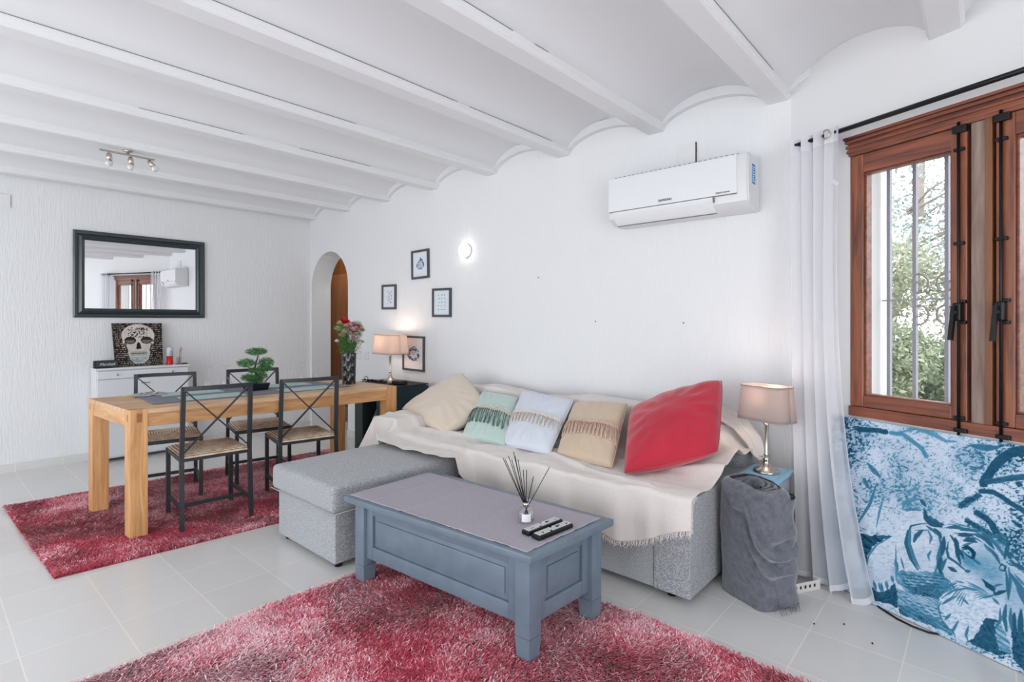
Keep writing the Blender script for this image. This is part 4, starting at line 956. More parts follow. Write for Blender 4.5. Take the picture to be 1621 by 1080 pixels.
# ---- curtain and rod
t = thing('curtain_rod', 'black metal curtain rod above the window', 'curtain rod', tuple(CW), RW)
bm = bmesh.new(); tube(bm, [(.10, -.085, 2.205), (1.68, -.085, 2.205)], .0115, 14); link('rod', bm, M_iron, t)
for x in (.095, 1.685): bm = bmesh.new(); lathe(bm, [(.0, -.012), (.013, -.008), (.015, 0), (.013, .008), (0, .012)], 14, (x, -.085, 2.205), 'X'); link('finial', bm, M_iron, t)
for x in (.20, 1.58): bm = bmesh.new(); tube(bm, [(x, 0, 2.205), (x, -.085, 2.205)], .006, 8); lathe(bm, [(.02, 0), (.02, -.006), (0, -.006)], 12, (x, 0, 2.205), 'Y'); link('bracket', bm, M_iron, t)
def curtain(label, tops, bots, seed, nfold, flip=1):
    """tops/bots: (s0,s1,off0,off1) at rod and at hem in the window wall's frame"""
    t = thing('sheer_curtain', label, 'curtain', tuple(CW), RW)
    nu, nv = 260, 90; u, v = np.meshgrid(np.linspace(0, 1, nu), np.linspace(0, 1, nv))   # v 0 top .. 1 bottom
    f = v ** 1.6; s0 = tops[0] * (1 - f) + bots[0] * f; g_ = v ** 3; s1 = tops[1] * (1 - g_) + bots[1] * g_; o0 = tops[2] * (1 - f) + bots[2] * f; o1 = tops[3] * (1 - f) + bots[3] * f
    ph = u * nfold * 2 * PI + .5 * np.sin(v * 4 + u * 7); amp = (.020 + .010 * v) * (1 - .35 * u * (1 - v))
    n = vnoise(u * 8 + seed, v * 2.2 + seed, seed, 3) - .5
    S_ = s0 + (s1 - s0) * u + .012 * np.sin(ph * 2 + 1) * (1 - .4 * v) + .02 * n * v; O = o0 + (o1 - o0) * u + amp * np.sin(ph) + .03 * n * v
    zb = .012 + .016 * np.sin(u * 17 + seed) + .045 * (u < .25) * (1 - u / .25); Z = 2.232 * (1 - v) + zb * v
    c = gridmesh('voile', np.stack([S_, -np.maximum(O, .012), Z], -1), M_sheer, t)
    k = 4; 
    P = np.stack([S_, -np.maximum(O, .012) - .0015, Z], -1); gridmesh('top_band', P[:k, :], M_sheer_hem, t); gridmesh('hem', P[-2:, :], M_sheer_hem, t)
    e = P[:, -5:] if flip > 0 else P[:, :5]; gridmesh('side_hem', e + np.array([0, -.001, 0]), M_sheer_hem, t)
    x = tops[1] - .045 if flip > 0 else tops[0] + .045
    bm = bmesh.new(); pts = [(x + .021 * math.cos(a_ * PI / 12), -.118, 2.200 + .021 * math.sin(a_ * PI / 12)) for a_ in range(25)]; tube(bm, pts, .004, 8, False); link('eyelet', bm, M_chrome, t)
    return t
t = curtain('white sheer curtain hanging to the floor at the left of the window', (.075, .325, .085, .10), (.195, .56, .215, .20), 3, 4.0)
bm = bmesh.new(); bar(bm, (.315, -.125, 1.965), (.352, -.13, 1.935), .002, .018); link('tie_loop', bm, M_sheer_hem, t)
curtain('white sheer curtain at the far right of the window, visible in the mirror', (1.46, 1.66, .085, .10), (1.46, 1.70, .10, .12), 5, 4, -1)

# ---- large tiger picture leaning below the window
TIG = json.loads('''[["L",[[0.895,0.789],[0.904,0.82],[0.927,0.884],[0.95,0.93],[0.98,0.966],[1.037,0.992]],0.0306,0.08,0.35],["L",[[0.889,0.747],[0.926,0.758],[0.956,0.744],[0.982,0.726],[1.018,0.707],[1.039,0.689]],0.018,0.1,0.35],["L",[[0.905,0.798],[0.976,0.838],[1.023,0.862]],0.0198,0.15,0.5],["L",[[0.884,0.638],[0.912,0.626],[0.931,0.607],[0.948,0.57]],0.0234,0.08,0.5],["L",[[1.005,0.831],[1.002,0.809]],0.0108,0.1,0.3],["L",[[0.396,0.939],[0.466,0.951],[0.518,0.953]],0.0216,0.08,0.6],["L",[[0.538,0.951],[0.587,0.956],[0.628,0.928],[0.667,0.9],[0.688,0.862]],0.018,0.45,0.5],["L",[[0.587,0.969],[0.641,1.001],[0.697,0.988],[0.756,0.959],[0.793,0.966]],0.009,0.5,0.4],["L",[[0.842,0.958],[0.889,0.961],[0.933,0.973]],0.0117,0.25,0.7],["L",[[0.499,0.656],[0.478,0.529],[0.43,0.39]],0.0063,0.3,0.3],["L",[[0.535,0.596],[0.522,0.5],[0.516,0.413]],0.0045,0.45,0.3],["L",[[0.449,0.754],[0.479,0.723],[0.512,0.693]],0.0108,0.3,0.8],["L",[[0.441,0.657],[0.46,0.623]],0.0144,0.25,0.8],["L",[[0.828,0.656],[0.854,0.689],[0.88,0.721]],0.0234,0.12,1.0],["L",[[0.856,0.587],[0.896,0.57],[0.931,0.551]],0.0252,0.12,1.0],["P",[[0.428,0.349],[0.493,0.359],[0.585,0.399],[0.505,0.298],[0.478,0.162],[0.449,0.233]],0.08,0.5],["P",[[0.411,0.022],[0.512,0.077],[0.617,0.161],[0.64,0.04],[0.534,0.025],[0.461,-0.008]],0.08,0.2],["L",[[0.617,0.55],[0.619,0.589],[0.65,0.619],[0.681,0.631]],0.0072,0.5,0.2],["L",[[0.617,0.55],[0.689,0.579]],0.0054,0.5,0.2],["L",[[0.63,0.625],[0.637,0.659],[0.672,0.689]],0.0054,0.5,0.3],["L",[[0.681,0.631],[0.705,0.603]],0.0081,0.15,0.3],["P",[[0.52,0.309],[0.585,0.399],[0.617,0.541],[0.688,0.578],[0.718,0.519],[0.792,0.525],[1.045,0.428],[1.079,0.123],[0.931,0.102],[0.771,0.286],[0.612,0.222]],0.92,0.12],["P",[[0.985,0.429],[1.065,0.409],[1.082,0.053],[1.015,0.065],[0.992,0.217]],0.85,0.25],["P",[[0.698,0.581],[0.715,0.562],[0.779,0.54],[0.768,0.525],[0.73,0.523],[0.709,0.551]],0.12,0.15],["P",[[0.612,0.222],[0.782,0.302],[0.821,0.246],[0.791,0.163],[0.66,0.131],[0.62,0.171]],0.5,0.6],["P",[[0.658,0.157],[0.808,0.272],[0.812,0.208],[0.779,0.16],[0.679,0.14]],0.22,0.4],["P",[[0.622,0.137],[0.666,0.133],[0.791,0.167],[0.852,0.036],[0.64,0.028]],0.58,0.5],["P",[[0.638,0.057],[0.797,0.075],[0.847,0.024],[0.751,0.022],[0.641,0.015]],0.3,0.6],["P",[[0.486,0.138],[0.491,0.244],[0.526,0.322],[0.599,0.351],[0.618,0.17],[0.587,0.099],[0.549,0.071],[0.499,0.093]],0.92,0.12],["L",[[0.527,0.122],[0.541,0.079]],0.0072,0.3,0.3],["L",[[0.549,0.124],[0.563,0.082]],0.0072,0.3,0.3],["L",[[0.579,0.15],[0.586,0.108]],0.0072,0.3,0.3],["L",[[0.598,0.187],[0.607,0.156]],0.0072,0.3,0.3],["P",[[0.769,0.498],[0.849,0.549],[0.937,0.543],[0.981,0.465],[1.001,0.36],[0.992,0.294],[0.952,0.275],[0.866,0.259],[0.82,0.262],[0.769,0.319],[0.759,0.416]],0.93,0.1],["S",[0.947,0.378],0.0629,0.0769,0.45,0.75],["S",[0.912,0.431],0.0489,0.0419,0.55,0.6],["S",[0.881,0.392],0.0349,0.028,0.4,0.6],["S",[0.858,0.405],0.028,0.021,0.35,0.6],["S",[0.97,0.328],0.0349,0.028,0.6,0.5],["S",[0.823,0.313],0.028,0.0349,0.7,0.4],["S",[0.775,0.407],0.021,0.0839,0.5,0.5],["S",[0.706,0.322],0.0419,0.0629,0.75,0.5],["S",[0.678,0.529],0.0419,0.0419,0.8,0.4],["S",[0.62,0.208],0.028,0.021,0.5,0.6],["S",[0.552,0.172],0.0419,0.0419,0.75,0.5],["S",[0.826,0.167],0.0349,0.0419,0.7,0.4],["S",[0.9,0.249],0.0419,0.028,0.7,0.4],["S",[0.877,0.084],0.0419,0.0349,0.65,0.4],["S",[1.021,0.31],0.0349,0.1118,0.6,0.5],["S",[0.961,0.121],0.0349,0.0349,0.2,0.5],["S",[0.785,0.26],0.028,0.0419,0.45,0.5],["S",[0.929,0.496],0.0419,0.028,0.7,0.5],["P",[[0.932,0.545],[0.97,0.577],[0.984,0.537],[0.981,0.458],[0.961,0.487]],0.6,0.4],["P",[[0.957,0.564],[0.981,0.551],[0.978,0.518],[0.949,0.532]],0.2,0.3],["L",[[0.718,0.518],[0.693,0.507],[0.655,0.48],[0.643,0.416],[0.658,0.351],[0.699,0.275]],0.0039,0.12,0.2],["L",[[0.698,0.476],[0.681,0.442],[0.674,0.403]],0.0056,0.2,0.2],["L",[[0.65,0.464],[0.653,0.367],[0.688,0.295]],0.0028,0.4,0.2],["L",[[0.607,0.282],[0.619,0.225]],0.0078,0.25,0.2],["L",[[0.627,0.301],[0.645,0.243]],0.0039,0.3,0.2],["L",[[0.726,0.488],[0.67,0.463]],0.0028,0.4,0.2],["L",[[0.801,0.495],[0.825,0.464],[0.832,0.409],[0.844,0.373]],0.0078,0.08,0.2],["L",[[0.796,0.459],[0.794,0.416],[0.801,0.385],[0.828,0.374],[0.849,0.359],[0.872,0.347]],0.005,0.15,0.2],["L",[[0.761,0.477],[0.774,0.432],[0.768,0.37],[0.772,0.32],[0.789,0.279],[0.814,0.271]],0.0089,0.25,0.2],["L",[[0.769,0.353],[0.759,0.28],[0.752,0.25]],0.0039,0.35,0.2],["L",[[0.852,0.505],[0.89,0.516]],0.0045,0.15,0.2],["L",[[0.843,0.462],[0.878,0.494]],0.0039,0.3,0.2],["L",[[0.867,0.524],[0.907,0.509]],0.0033,0.3,0.2],["L",[[0.78,0.524],[0.849,0.548],[0.904,0.557],[0.937,0.547]],0.0045,0.3,0.2],["L",[[0.816,0.512],[0.884,0.535],[0.923,0.517]],0.0039,0.2,0.2],["L",[[0.883,0.547],[0.932,0.537],[0.966,0.497],[0.983,0.466]],0.0061,0.25,0.2],["L",[[0.79,0.548],[0.86,0.562]],0.0022,0.4,0.2],["L",[[0.796,0.56],[0.882,0.563]],0.0022,0.4,0.2],["L",[[0.844,0.443],[0.866,0.459],[0.881,0.442],[0.88,0.418],[0.859,0.426],[0.844,0.443]],0.0039,0.05,0.2],["L",[[0.88,0.418],[0.894,0.41]],0.0039,0.1,0.2],["L",[[0.923,0.333],[0.937,0.321],[0.954,0.319],[0.953,0.307],[0.932,0.313],[0.923,0.333]],0.005,0.05,0.2],["L",[[0.959,0.291],[0.971,0.309],[0.991,0.327]],0.0039,0.15,0.2],["L",[[0.831,0.284],[0.864,0.292]],0.0022,0.3,0.2],["L",[[0.843,0.27],[0.899,0.28],[0.921,0.269]],0.0028,0.35,0.2],["L",[[0.866,0.27],[0.922,0.254]],0.0022,0.3,0.2],["L",[[0.793,0.222],[0.837,0.279]],0.0028,0.25,0.2],["L",[[0.875,0.3],[0.92,0.292],[0.947,0.276]],0.0022,0.3,0.2],["L",[[0.844,0.258],[0.89,0.243]],0.0022,0.35,0.2],["L",[[0.965,0.418],[0.972,0.437],[0.984,0.432],[0.981,0.411],[0.968,0.408],[0.965,0.418]],0.0033,0.1,0.2],["L",[[0.993,0.432],[1.001,0.375],[1.0,0.298]],0.0045,0.25,0.2],["L",[[0.997,0.404],[1.043,0.33]],0.0045,0.3,0.2],["L",[[1.011,0.411],[1.048,0.37]],0.0039,0.3,0.2],["L",[[1.019,0.354],[1.052,0.283]],0.0039,0.25,0.2],["L",[[1.02,0.241],[1.02,0.189],[1.031,0.121]],0.0089,0.1,0.2],["L",[[1.038,0.267],[1.04,0.186],[1.048,0.117]],0.0089,0.12,0.2],["L",[[0.991,0.232],[1.0,0.146]],0.0045,0.3,0.2],["L",[[0.993,0.464],[1.044,0.44]],0.0056,0.2,0.2],["P",[[0.917,0.148],[0.957,0.185],[0.978,0.182],[1.012,0.109],[1.02,0.058],[0.977,0.024],[0.881,0.026],[0.911,0.066]],0.1,0.15],["P",[[0.964,0.162],[0.981,0.18],[1.012,0.109],[1.021,0.058],[0.985,0.053],[0.972,0.105]],0.55,0.5],["P",[[1.017,0.157],[1.075,0.194],[1.086,-0.017],[1.026,0.043]],0.1,0.2],["P",[[0.783,0.175],[0.811,0.228],[0.855,0.264],[0.904,0.279],[0.948,0.253],[0.978,0.239],[0.976,0.184],[0.937,0.169],[0.918,0.094],[0.902,0.044],[0.881,0.022],[0.847,0.024],[0.833,0.056],[0.797,0.067]],0.9,0.2],["L",[[0.826,0.121],[0.808,0.082]],0.0045,0.3,0.3],["L",[[0.853,0.105],[0.844,0.071],[0.837,0.046],[0.847,0.024]],0.0045,0.3,0.3],["L",[[0.887,0.102],[0.881,0.054],[0.889,0.031]],0.0045,0.3,0.3],["L",[[0.792,0.147],[0.835,0.213]],0.0045,0.3,0.3],["L",[[0.858,0.217],[0.881,0.199]],0.0045,0.3,0.3],["L",[[0.953,0.271],[0.974,0.253]],0.0054,0.3,0.2],["L",[[0.828,0.507],[0.851,0.52],[0.873,0.525]],0.0081,0.1,0.2],["L",[[0.847,0.489],[0.869,0.503],[0.891,0.501]],0.0081,0.12,0.2],["L",[[0.833,0.534],[0.86,0.549],[0.894,0.554]],0.0061,0.2,0.2],["L",[[0.818,0.49],[0.824,0.467],[0.821,0.445]],0.0081,0.1,0.2],["L",[[0.78,0.477],[0.78,0.426],[0.777,0.382]],0.0088,0.12,0.2],["L",[[0.777,0.374],[0.773,0.321],[0.78,0.291]],0.0095,0.12,0.2],["L",[[0.795,0.374],[0.785,0.344],[0.782,0.308]],0.0061,0.2,0.2],["L",[[0.804,0.337],[0.828,0.332],[0.833,0.331]],0.0081,0.12,0.2],["L",[[0.861,0.345],[0.877,0.358]],0.0054,0.2,0.2],["L",[[0.814,0.267],[0.833,0.244]],0.0054,0.3,0.2],["L",[[0.895,0.536],[0.922,0.525],[0.945,0.495]],0.0081,0.15,0.2],["L",[[0.905,0.549],[0.938,0.539]],0.0061,0.2,0.2],["L",[[0.927,0.495],[0.952,0.467],[0.967,0.435]],0.0067,0.2,0.2],["L",[[0.883,0.539],[0.901,0.527]],0.0067,0.2,0.2],["L",[[0.913,0.504],[0.936,0.475]],0.0054,0.3,0.2],["L",[[0.849,0.549],[0.814,0.543],[0.786,0.526]],0.0061,0.2,0.2],["L",[[0.744,0.504],[0.761,0.486],[0.771,0.465]],0.0081,0.15,0.2],["L",[[0.713,0.504],[0.739,0.493],[0.758,0.476]],0.0061,0.2,0.2],["L",[[0.701,0.583],[0.71,0.542],[0.73,0.523],[0.768,0.523]],0.0108,0.1,0.2],["L",[[0.626,0.554],[0.662,0.571],[0.688,0.574]],0.0047,0.35,0.2],["L",[[0.616,0.558],[0.627,0.595],[0.672,0.625]],0.004,0.4,0.2],["L",[[0.644,0.452],[0.642,0.38],[0.667,0.311],[0.696,0.269]],0.0074,0.15,0.2],["L",[[0.655,0.466],[0.656,0.386],[0.679,0.326],[0.705,0.278]],0.0054,0.3,0.2],["L",[[0.671,0.402],[0.678,0.436],[0.701,0.477]],0.0081,0.15,0.2],["L",[[0.72,0.485],[0.735,0.457],[0.731,0.42]],0.0047,0.35,0.2],["L",[[0.739,0.39],[0.729,0.359],[0.736,0.337]],0.0047,0.35,0.2],["L",[[0.932,0.541],[0.957,0.564],[0.98,0.57]],0.0054,0.2,0.2],["L",[[0.98,0.566],[0.985,0.522],[0.978,0.464]],0.0061,0.15,0.2],["L",[[0.943,0.534],[0.964,0.528]],0.0054,0.4,0.2],["L",[[0.843,0.451],[0.862,0.466],[0.884,0.449],[0.885,0.417]],0.0067,0.02,0.2],["L",[[0.829,0.449],[0.845,0.423],[0.852,0.402]],0.0061,0.1,0.2],["L",[[0.882,0.417],[0.897,0.408],[0.908,0.405]],0.0047,0.2,0.2],["L",[[0.917,0.338],[0.934,0.323],[0.954,0.322]],0.0061,0.05,0.2],["L",[[0.954,0.319],[0.962,0.335],[0.979,0.348]],0.0034,0.25,0.2],["L",[[0.955,0.311],[0.959,0.291],[0.991,0.324]],0.0054,0.08,0.2],["L",[[0.922,0.254],[0.947,0.276],[0.959,0.289]],0.004,0.3,0.2],["L",[[0.986,0.413],[0.994,0.356],[1.0,0.291]],0.0054,0.2,0.2],["L",[[0.994,0.414],[1.018,0.384],[1.045,0.324]],0.0061,0.2,0.2],["L",[[1.009,0.399],[1.039,0.357],[1.054,0.329]],0.0054,0.25,0.2],["L",[[1.001,0.46],[1.029,0.451],[1.048,0.446]],0.0061,0.15,0.2],["L",[[1.018,0.377],[1.046,0.302]],0.0054,0.25,0.2],["L",[[0.994,0.264],[0.992,0.202],[1.003,0.148]],0.0067,0.2,0.2],["L",[[1.009,0.258],[1.01,0.205],[1.017,0.157]],0.0054,0.25,0.2],["L",[[0.791,0.163],[0.781,0.124],[0.797,0.075],[0.834,0.041]],0.0034,0.35,0.2],["L",[[0.79,0.175],[0.822,0.23],[0.866,0.267],[0.91,0.279]],0.0034,0.35,0.2],["L",[[0.978,0.239],[0.981,0.187],[0.97,0.142]],0.004,0.25,0.2],["L",[[0.488,0.139],[0.495,0.246],[0.526,0.322],[0.586,0.395]],0.0034,0.4,0.2],["L",[[0.494,0.105],[0.523,0.074]],0.004,0.3,0.2],["L",[[0.559,0.13],[0.569,0.09],[0.577,0.089]],0.0047,0.25,0.2],["L",[[0.603,0.353],[0.618,0.17]],0.0034,0.4,0.2],["L",[[0.831,0.279],[0.787,0.227]],0.002,0.35,0.1],["L",[[0.914,0.297],[0.864,0.302]],0.0018,0.4,0.1],["L",[[0.836,0.275],[0.796,0.22]],0.002,0.35,0.1],["L",[[0.917,0.294],[0.87,0.294]],0.0018,0.4,0.1],["L",[[0.841,0.27],[0.804,0.214]],0.002,0.35,0.1],["L",[[0.92,0.292],[0.876,0.286]],0.0018,0.4,0.1],["L",[[0.846,0.265],[0.813,0.207]],0.002,0.35,0.1],["L",[[0.922,0.29],[0.882,0.278]],0.0018,0.4,0.1],["L",[[0.85,0.26],[0.822,0.2]],0.002,0.35,0.1],["L",[[0.925,0.287],[0.888,0.27]],0.0018,0.4,0.1],["L",[[0.855,0.256],[0.83,0.194]],0.002,0.35,0.1],["L",[[0.928,0.285],[0.894,0.262]],0.0018,0.4,0.1],["L",[[0.86,0.251],[0.839,0.187]],0.002,0.35,0.1],["L",[[0.931,0.282],[0.9,0.254]],0.0018,0.4,0.1],["L",[[0.865,0.246],[0.847,0.18]],0.002,0.35,0.1],["L",[[0.934,0.28],[0.906,0.246]],0.0018,0.4,0.1],["L",[[0.87,0.242],[0.856,0.174]],0.002,0.35,0.1],["L",[[0.936,0.278],[0.912,0.239]],0.0018,0.4,0.1],["L",[[0.634,0.215],[0.66,0.223]],0.0027,0.15,0.2],["L",[[0.642,0.186],[0.668,0.195]],0.0027,0.15,0.2],["L",[[0.65,0.158],[0.676,0.167]],0.0027,0.15,0.2],["L",[[0.653,0.206],[0.679,0.214]],0.0027,0.15,0.2],["L",[[0.661,0.177],[0.686,0.186]],0.0027,0.15,0.2],["L",[[0.663,0.226],[0.689,0.234]],0.0027,0.15,0.2],["L",[[0.671,0.197],[0.697,0.206]],0.0027,0.15,0.2],["L",[[0.679,0.169],[0.705,0.178]],0.0027,0.15,0.2],["L",[[0.682,0.217],[0.707,0.225]],0.0027,0.15,0.2],["L",[[0.69,0.189],[0.715,0.197]],0.0027,0.15,0.2],["L",[[0.692,0.236],[0.717,0.244]],0.0027,0.15,0.2],["L",[[0.7,0.208],[0.725,0.217]],0.0027,0.15,0.2],["L",[[0.708,0.18],[0.733,0.189]],0.0027,0.15,0.2],["L",[[0.71,0.228],[0.735,0.236]],0.0027,0.15,0.2],["L",[[0.718,0.2],[0.743,0.208]],0.0027,0.15,0.2],["L",[[0.72,0.247],[0.745,0.255]],0.0027,0.15,0.2],["L",[[0.728,0.219],[0.753,0.227]],0.0027,0.15,0.2],["L",[[0.736,0.191],[0.76,0.2]],0.0027,0.15,0.2],["L",[[0.738,0.238],[0.762,0.246]],0.0027,0.15,0.2],["L",[[0.746,0.211],[0.77,0.219]],0.0027,0.15,0.2],["L",[[0.748,0.257],[0.772,0.265]],0.0027,0.15,0.2],["L",[[0.755,0.23],[0.779,0.237]],0.0027,0.15,0.2],["L",[[0.758,0.276],[0.782,0.283]],0.0027,0.15,0.2],["L",[[0.765,0.248],[0.789,0.256]],0.0027,0.15,0.2],["L",[[0.773,0.221],[0.796,0.229]],0.0027,0.15,0.2],["L",[[0.775,0.267],[0.799,0.275]],0.0027,0.15,0.2],["L",[[0.648,0.107],[0.671,0.111]],0.0027,0.25,0.2],["L",[[0.659,0.063],[0.682,0.068]],0.0027,0.25,0.2],["L",[[0.664,0.095],[0.687,0.099]],0.0027,0.25,0.2],["L",[[0.674,0.051],[0.697,0.056]],0.0027,0.25,0.2],["L",[[0.679,0.083],[0.702,0.087]],0.0027,0.25,0.2],["L",[[0.69,0.039],[0.712,0.044]],0.0027,0.25,0.2],["L",[[0.695,0.071],[0.717,0.076]],0.0027,0.25,0.2],["L",[[0.7,0.102],[0.722,0.107]],0.0027,0.25,0.2],["L",[[0.71,0.059],[0.732,0.064]],0.0027,0.25,0.2],["L",[[0.715,0.09],[0.736,0.095]],0.0027,0.25,0.2],["L",[[0.724,0.048],[0.746,0.052]],0.0027,0.25,0.2],["L",[[0.729,0.079],[0.751,0.083]],0.0027,0.25,0.2],["L",[[0.734,0.11],[0.756,0.114]],0.0027,0.25,0.2],["L",[[0.744,0.067],[0.765,0.071]],0.0027,0.25,0.2],["L",[[0.749,0.098],[0.77,0.102]],0.0027,0.25,0.2],["L",[[0.758,0.056],[0.78,0.06]],0.0027,0.25,0.2],["L",[[0.763,0.086],[0.784,0.09]],0.0027,0.25,0.2],["L",[[0.768,0.117],[0.789,0.121]],0.0027,0.25,0.2],["L",[[0.777,0.075],[0.798,0.079]],0.0027,0.25,0.2],["L",[[0.782,0.105],[0.803,0.109]],0.0027,0.25,0.2],["L",[[0.791,0.063],[0.812,0.068]],0.0027,0.25,0.2],["L",[[0.796,0.093],[0.817,0.098]],0.0027,0.25,0.2],["E",[0.867,0.439],0.0075,0.0055,"eye"]]''')
def dlinet(X, Y, pts):
    d = np.full(X.shape, 1e9); tt = np.zeros(X.shape); ls = [math.hypot(b[0] - a[0], b[1] - a[1]) for a, b in zip(pts[:-1], pts[1:])]; tot = sum(ls) + 1e-9; acc = 0
    for (ax, ay), (bx, by), l in zip(pts[:-1], pts[1:], ls):
        vx, vy = bx - ax, by - ay; t = np.clip(((X - ax) * vx + (Y - ay) * vy) / (vx * vx + vy * vy + 1e-12), 0, 1); q = np.hypot(X - ax - t * vx, Y - ay - t * vy)
        m = q < d; d = np.where(m, q, d); tt = np.where(m, (acc + t * l) / tot, tt); acc += l
    return d, tt
def tiger_art(U, V):
    s = .26 + U * 1.17; h = V; x, y = s, h * .8; W_ = lin((222, 230, 244)); M_ = lin((84, 148, 180)); D_ = lin((2, 62, 90))
    def tone(k): k = np.clip(k, 0, 1)[..., None]; return np.where(k < .5, D_ + (M_ - D_) * k * 2, M_ + (W_ - M_) * (k - .5) * 2)
    wx = .03 * vnoise(x * 20, y * 20, 41, 2); xr = .8 * x + .6 * y + wx; yr = -.6 * x + .8 * y - wx; nf = vnoise(xr * 120, yr * 170, 3, 5); nc = vnoise(x * 9, y * 9, 5, 3); nx_ = vnoise(x * 300, y * 300, 8, 2); br = np.abs(vnoise(x * 24 + nc * 3, y * 22, 12, 4) - .5)
    k = .93 - .05 * nc; dens = np.clip((nc - .40) * 3.2, 0, 1); left = np.clip((.52 - s) / .2, 0, 1); right = np.clip((s - .85) / .15, 0, 1)
    k = k - np.clip((.38 + .14 * dens + .09 * left + .07 * right - nf) * 6.5, 0, 1) * (.40 + .45 * left + .42 * right) - .15 * dens - (br < .014) * .3 * (nx_ > .4)
    k = np.clip(k, .06, 1) - .06 * (nx_ < .35)
    stk = vnoise(x * 30 + y * 20, y * 260 + x * 60, 31, 3); fur = np.clip((vnoise(x * 60 + y * 40, y * 190 - x * 90, 33, 3) - .5) * 5, 0, 1)
    for it in TIG:
        if it[0] == 'P':
            pts = [(a, b * .8) for a, b in it[1]]; jx = (vnoise(x * 90, y * 90, 21, 2) - .5) * .012; jy = (vnoise(x * 90 + 50, y * 90, 22, 2) - .5) * .012
            m = inpoly(x + jx, y + jy, pts); fb = stk if it[3] >= .5 and it[2] < .9 else nf; kk = it[2] + (fb - .5) * it[3] * 1.7 + (nx_ - .5) * it[3] * .6 - (.16 * fur if it[2] > .8 else 0)
            k = np.where(m, kk, k)
        elif it[0] == 'S':
            g_ = np.exp(-((x - it[1][0]) / it[2]) ** 2 - ((y - it[1][1] * .8) / it[3]) ** 2) * it[5] * (.55 + .9 * nf); g_ = np.clip(g_, 0, 1); k = k * (1 - g_) + it[4] * g_
        elif it[0] == 'L':
            pts = [(a, b * .8) for a, b in it[1]]; thin = it[2] < .014; d, tt = dlinet(x, y, pts); w = it[2] * ((.30 + .75 * np.sin(PI * np.clip(tt, 0, 1))) if thin else .5) * (1 + (nf - .5) * it[4] * 2.2); m = np.clip((w - d) / .0016 + .5, 0, 1); k = k * (1 - m) + (it[3] + (nf - .5) * it[4] * .4) * m
    C = tone(k)
    e = TIG_EYE; d = np.hypot((x - e[0]) / .010, (y - e[1] * .8) / .007); C = mixc(C, np.clip((1 - d) * 4, 0, 1), (104, 196, 210)); d2 = np.hypot((x - e[0]) / .0035, (y - e[1] * .8) / .0035); C = mixc(C, np.clip((1 - d2) * 3, 0, 1), (10, 60, 80))
    return C
TIG_EYE = [i for i in TIG if i[0] == 'E'][0][1]
t = thing('tiger_picture', 'large blue and white canvas print of a resting tiger leaning below the window', 'picture', tuple(CW), RW)
nx, nz = 640, 440; U, V = np.meshgrid(np.linspace(0, 1, nx), np.linspace(0, 1, nz)); C = tiger_art(U, V)
P = np.stack([.26 + U * 1.17, -(.16 - .13 * V), .004 + V * .797], -1); gridmesh('printed_face', P, M_vcb, t, np.clip(C, 0, 1), smooth=False)
bm = bmesh.new(); v = [bm.verts.new(p) for p in ((.26, -.159, .003), (1.43, -.159, .003), (1.43, -.029, .8), (.26, -.029, .8), (.26, -.136, .0), (1.43, -.136, .0), (1.43, -.007, .797), (.26, -.007, .797))]
for q in ((0, 4, 5, 1), (1, 5, 6, 2), (2, 6, 7, 3), (3, 7, 4, 0), (4, 7, 6, 5), (0, 1, 2, 3)): bm.faces.new([v[i] for i in q])
link('stretcher', bm, mat('canvas_edge', rgb(226, 226, 228), .8), t)
bm = bmesh.new(); pts = [(-.394, 2.905, .004), (-.355, 2.850, .004), (-.289, 2.795, .004), (-.235, 2.768, .004), (-.18, 2.757, .004), (-.135, 2.775, .004), (-.10, 2.82, .004)]
tube(bm, pts, .0042, 8); o = link('floor_cable', bm, M_iron); tag(o, 'thin black cable curving over the tiles below the tiger picture', 'cable')

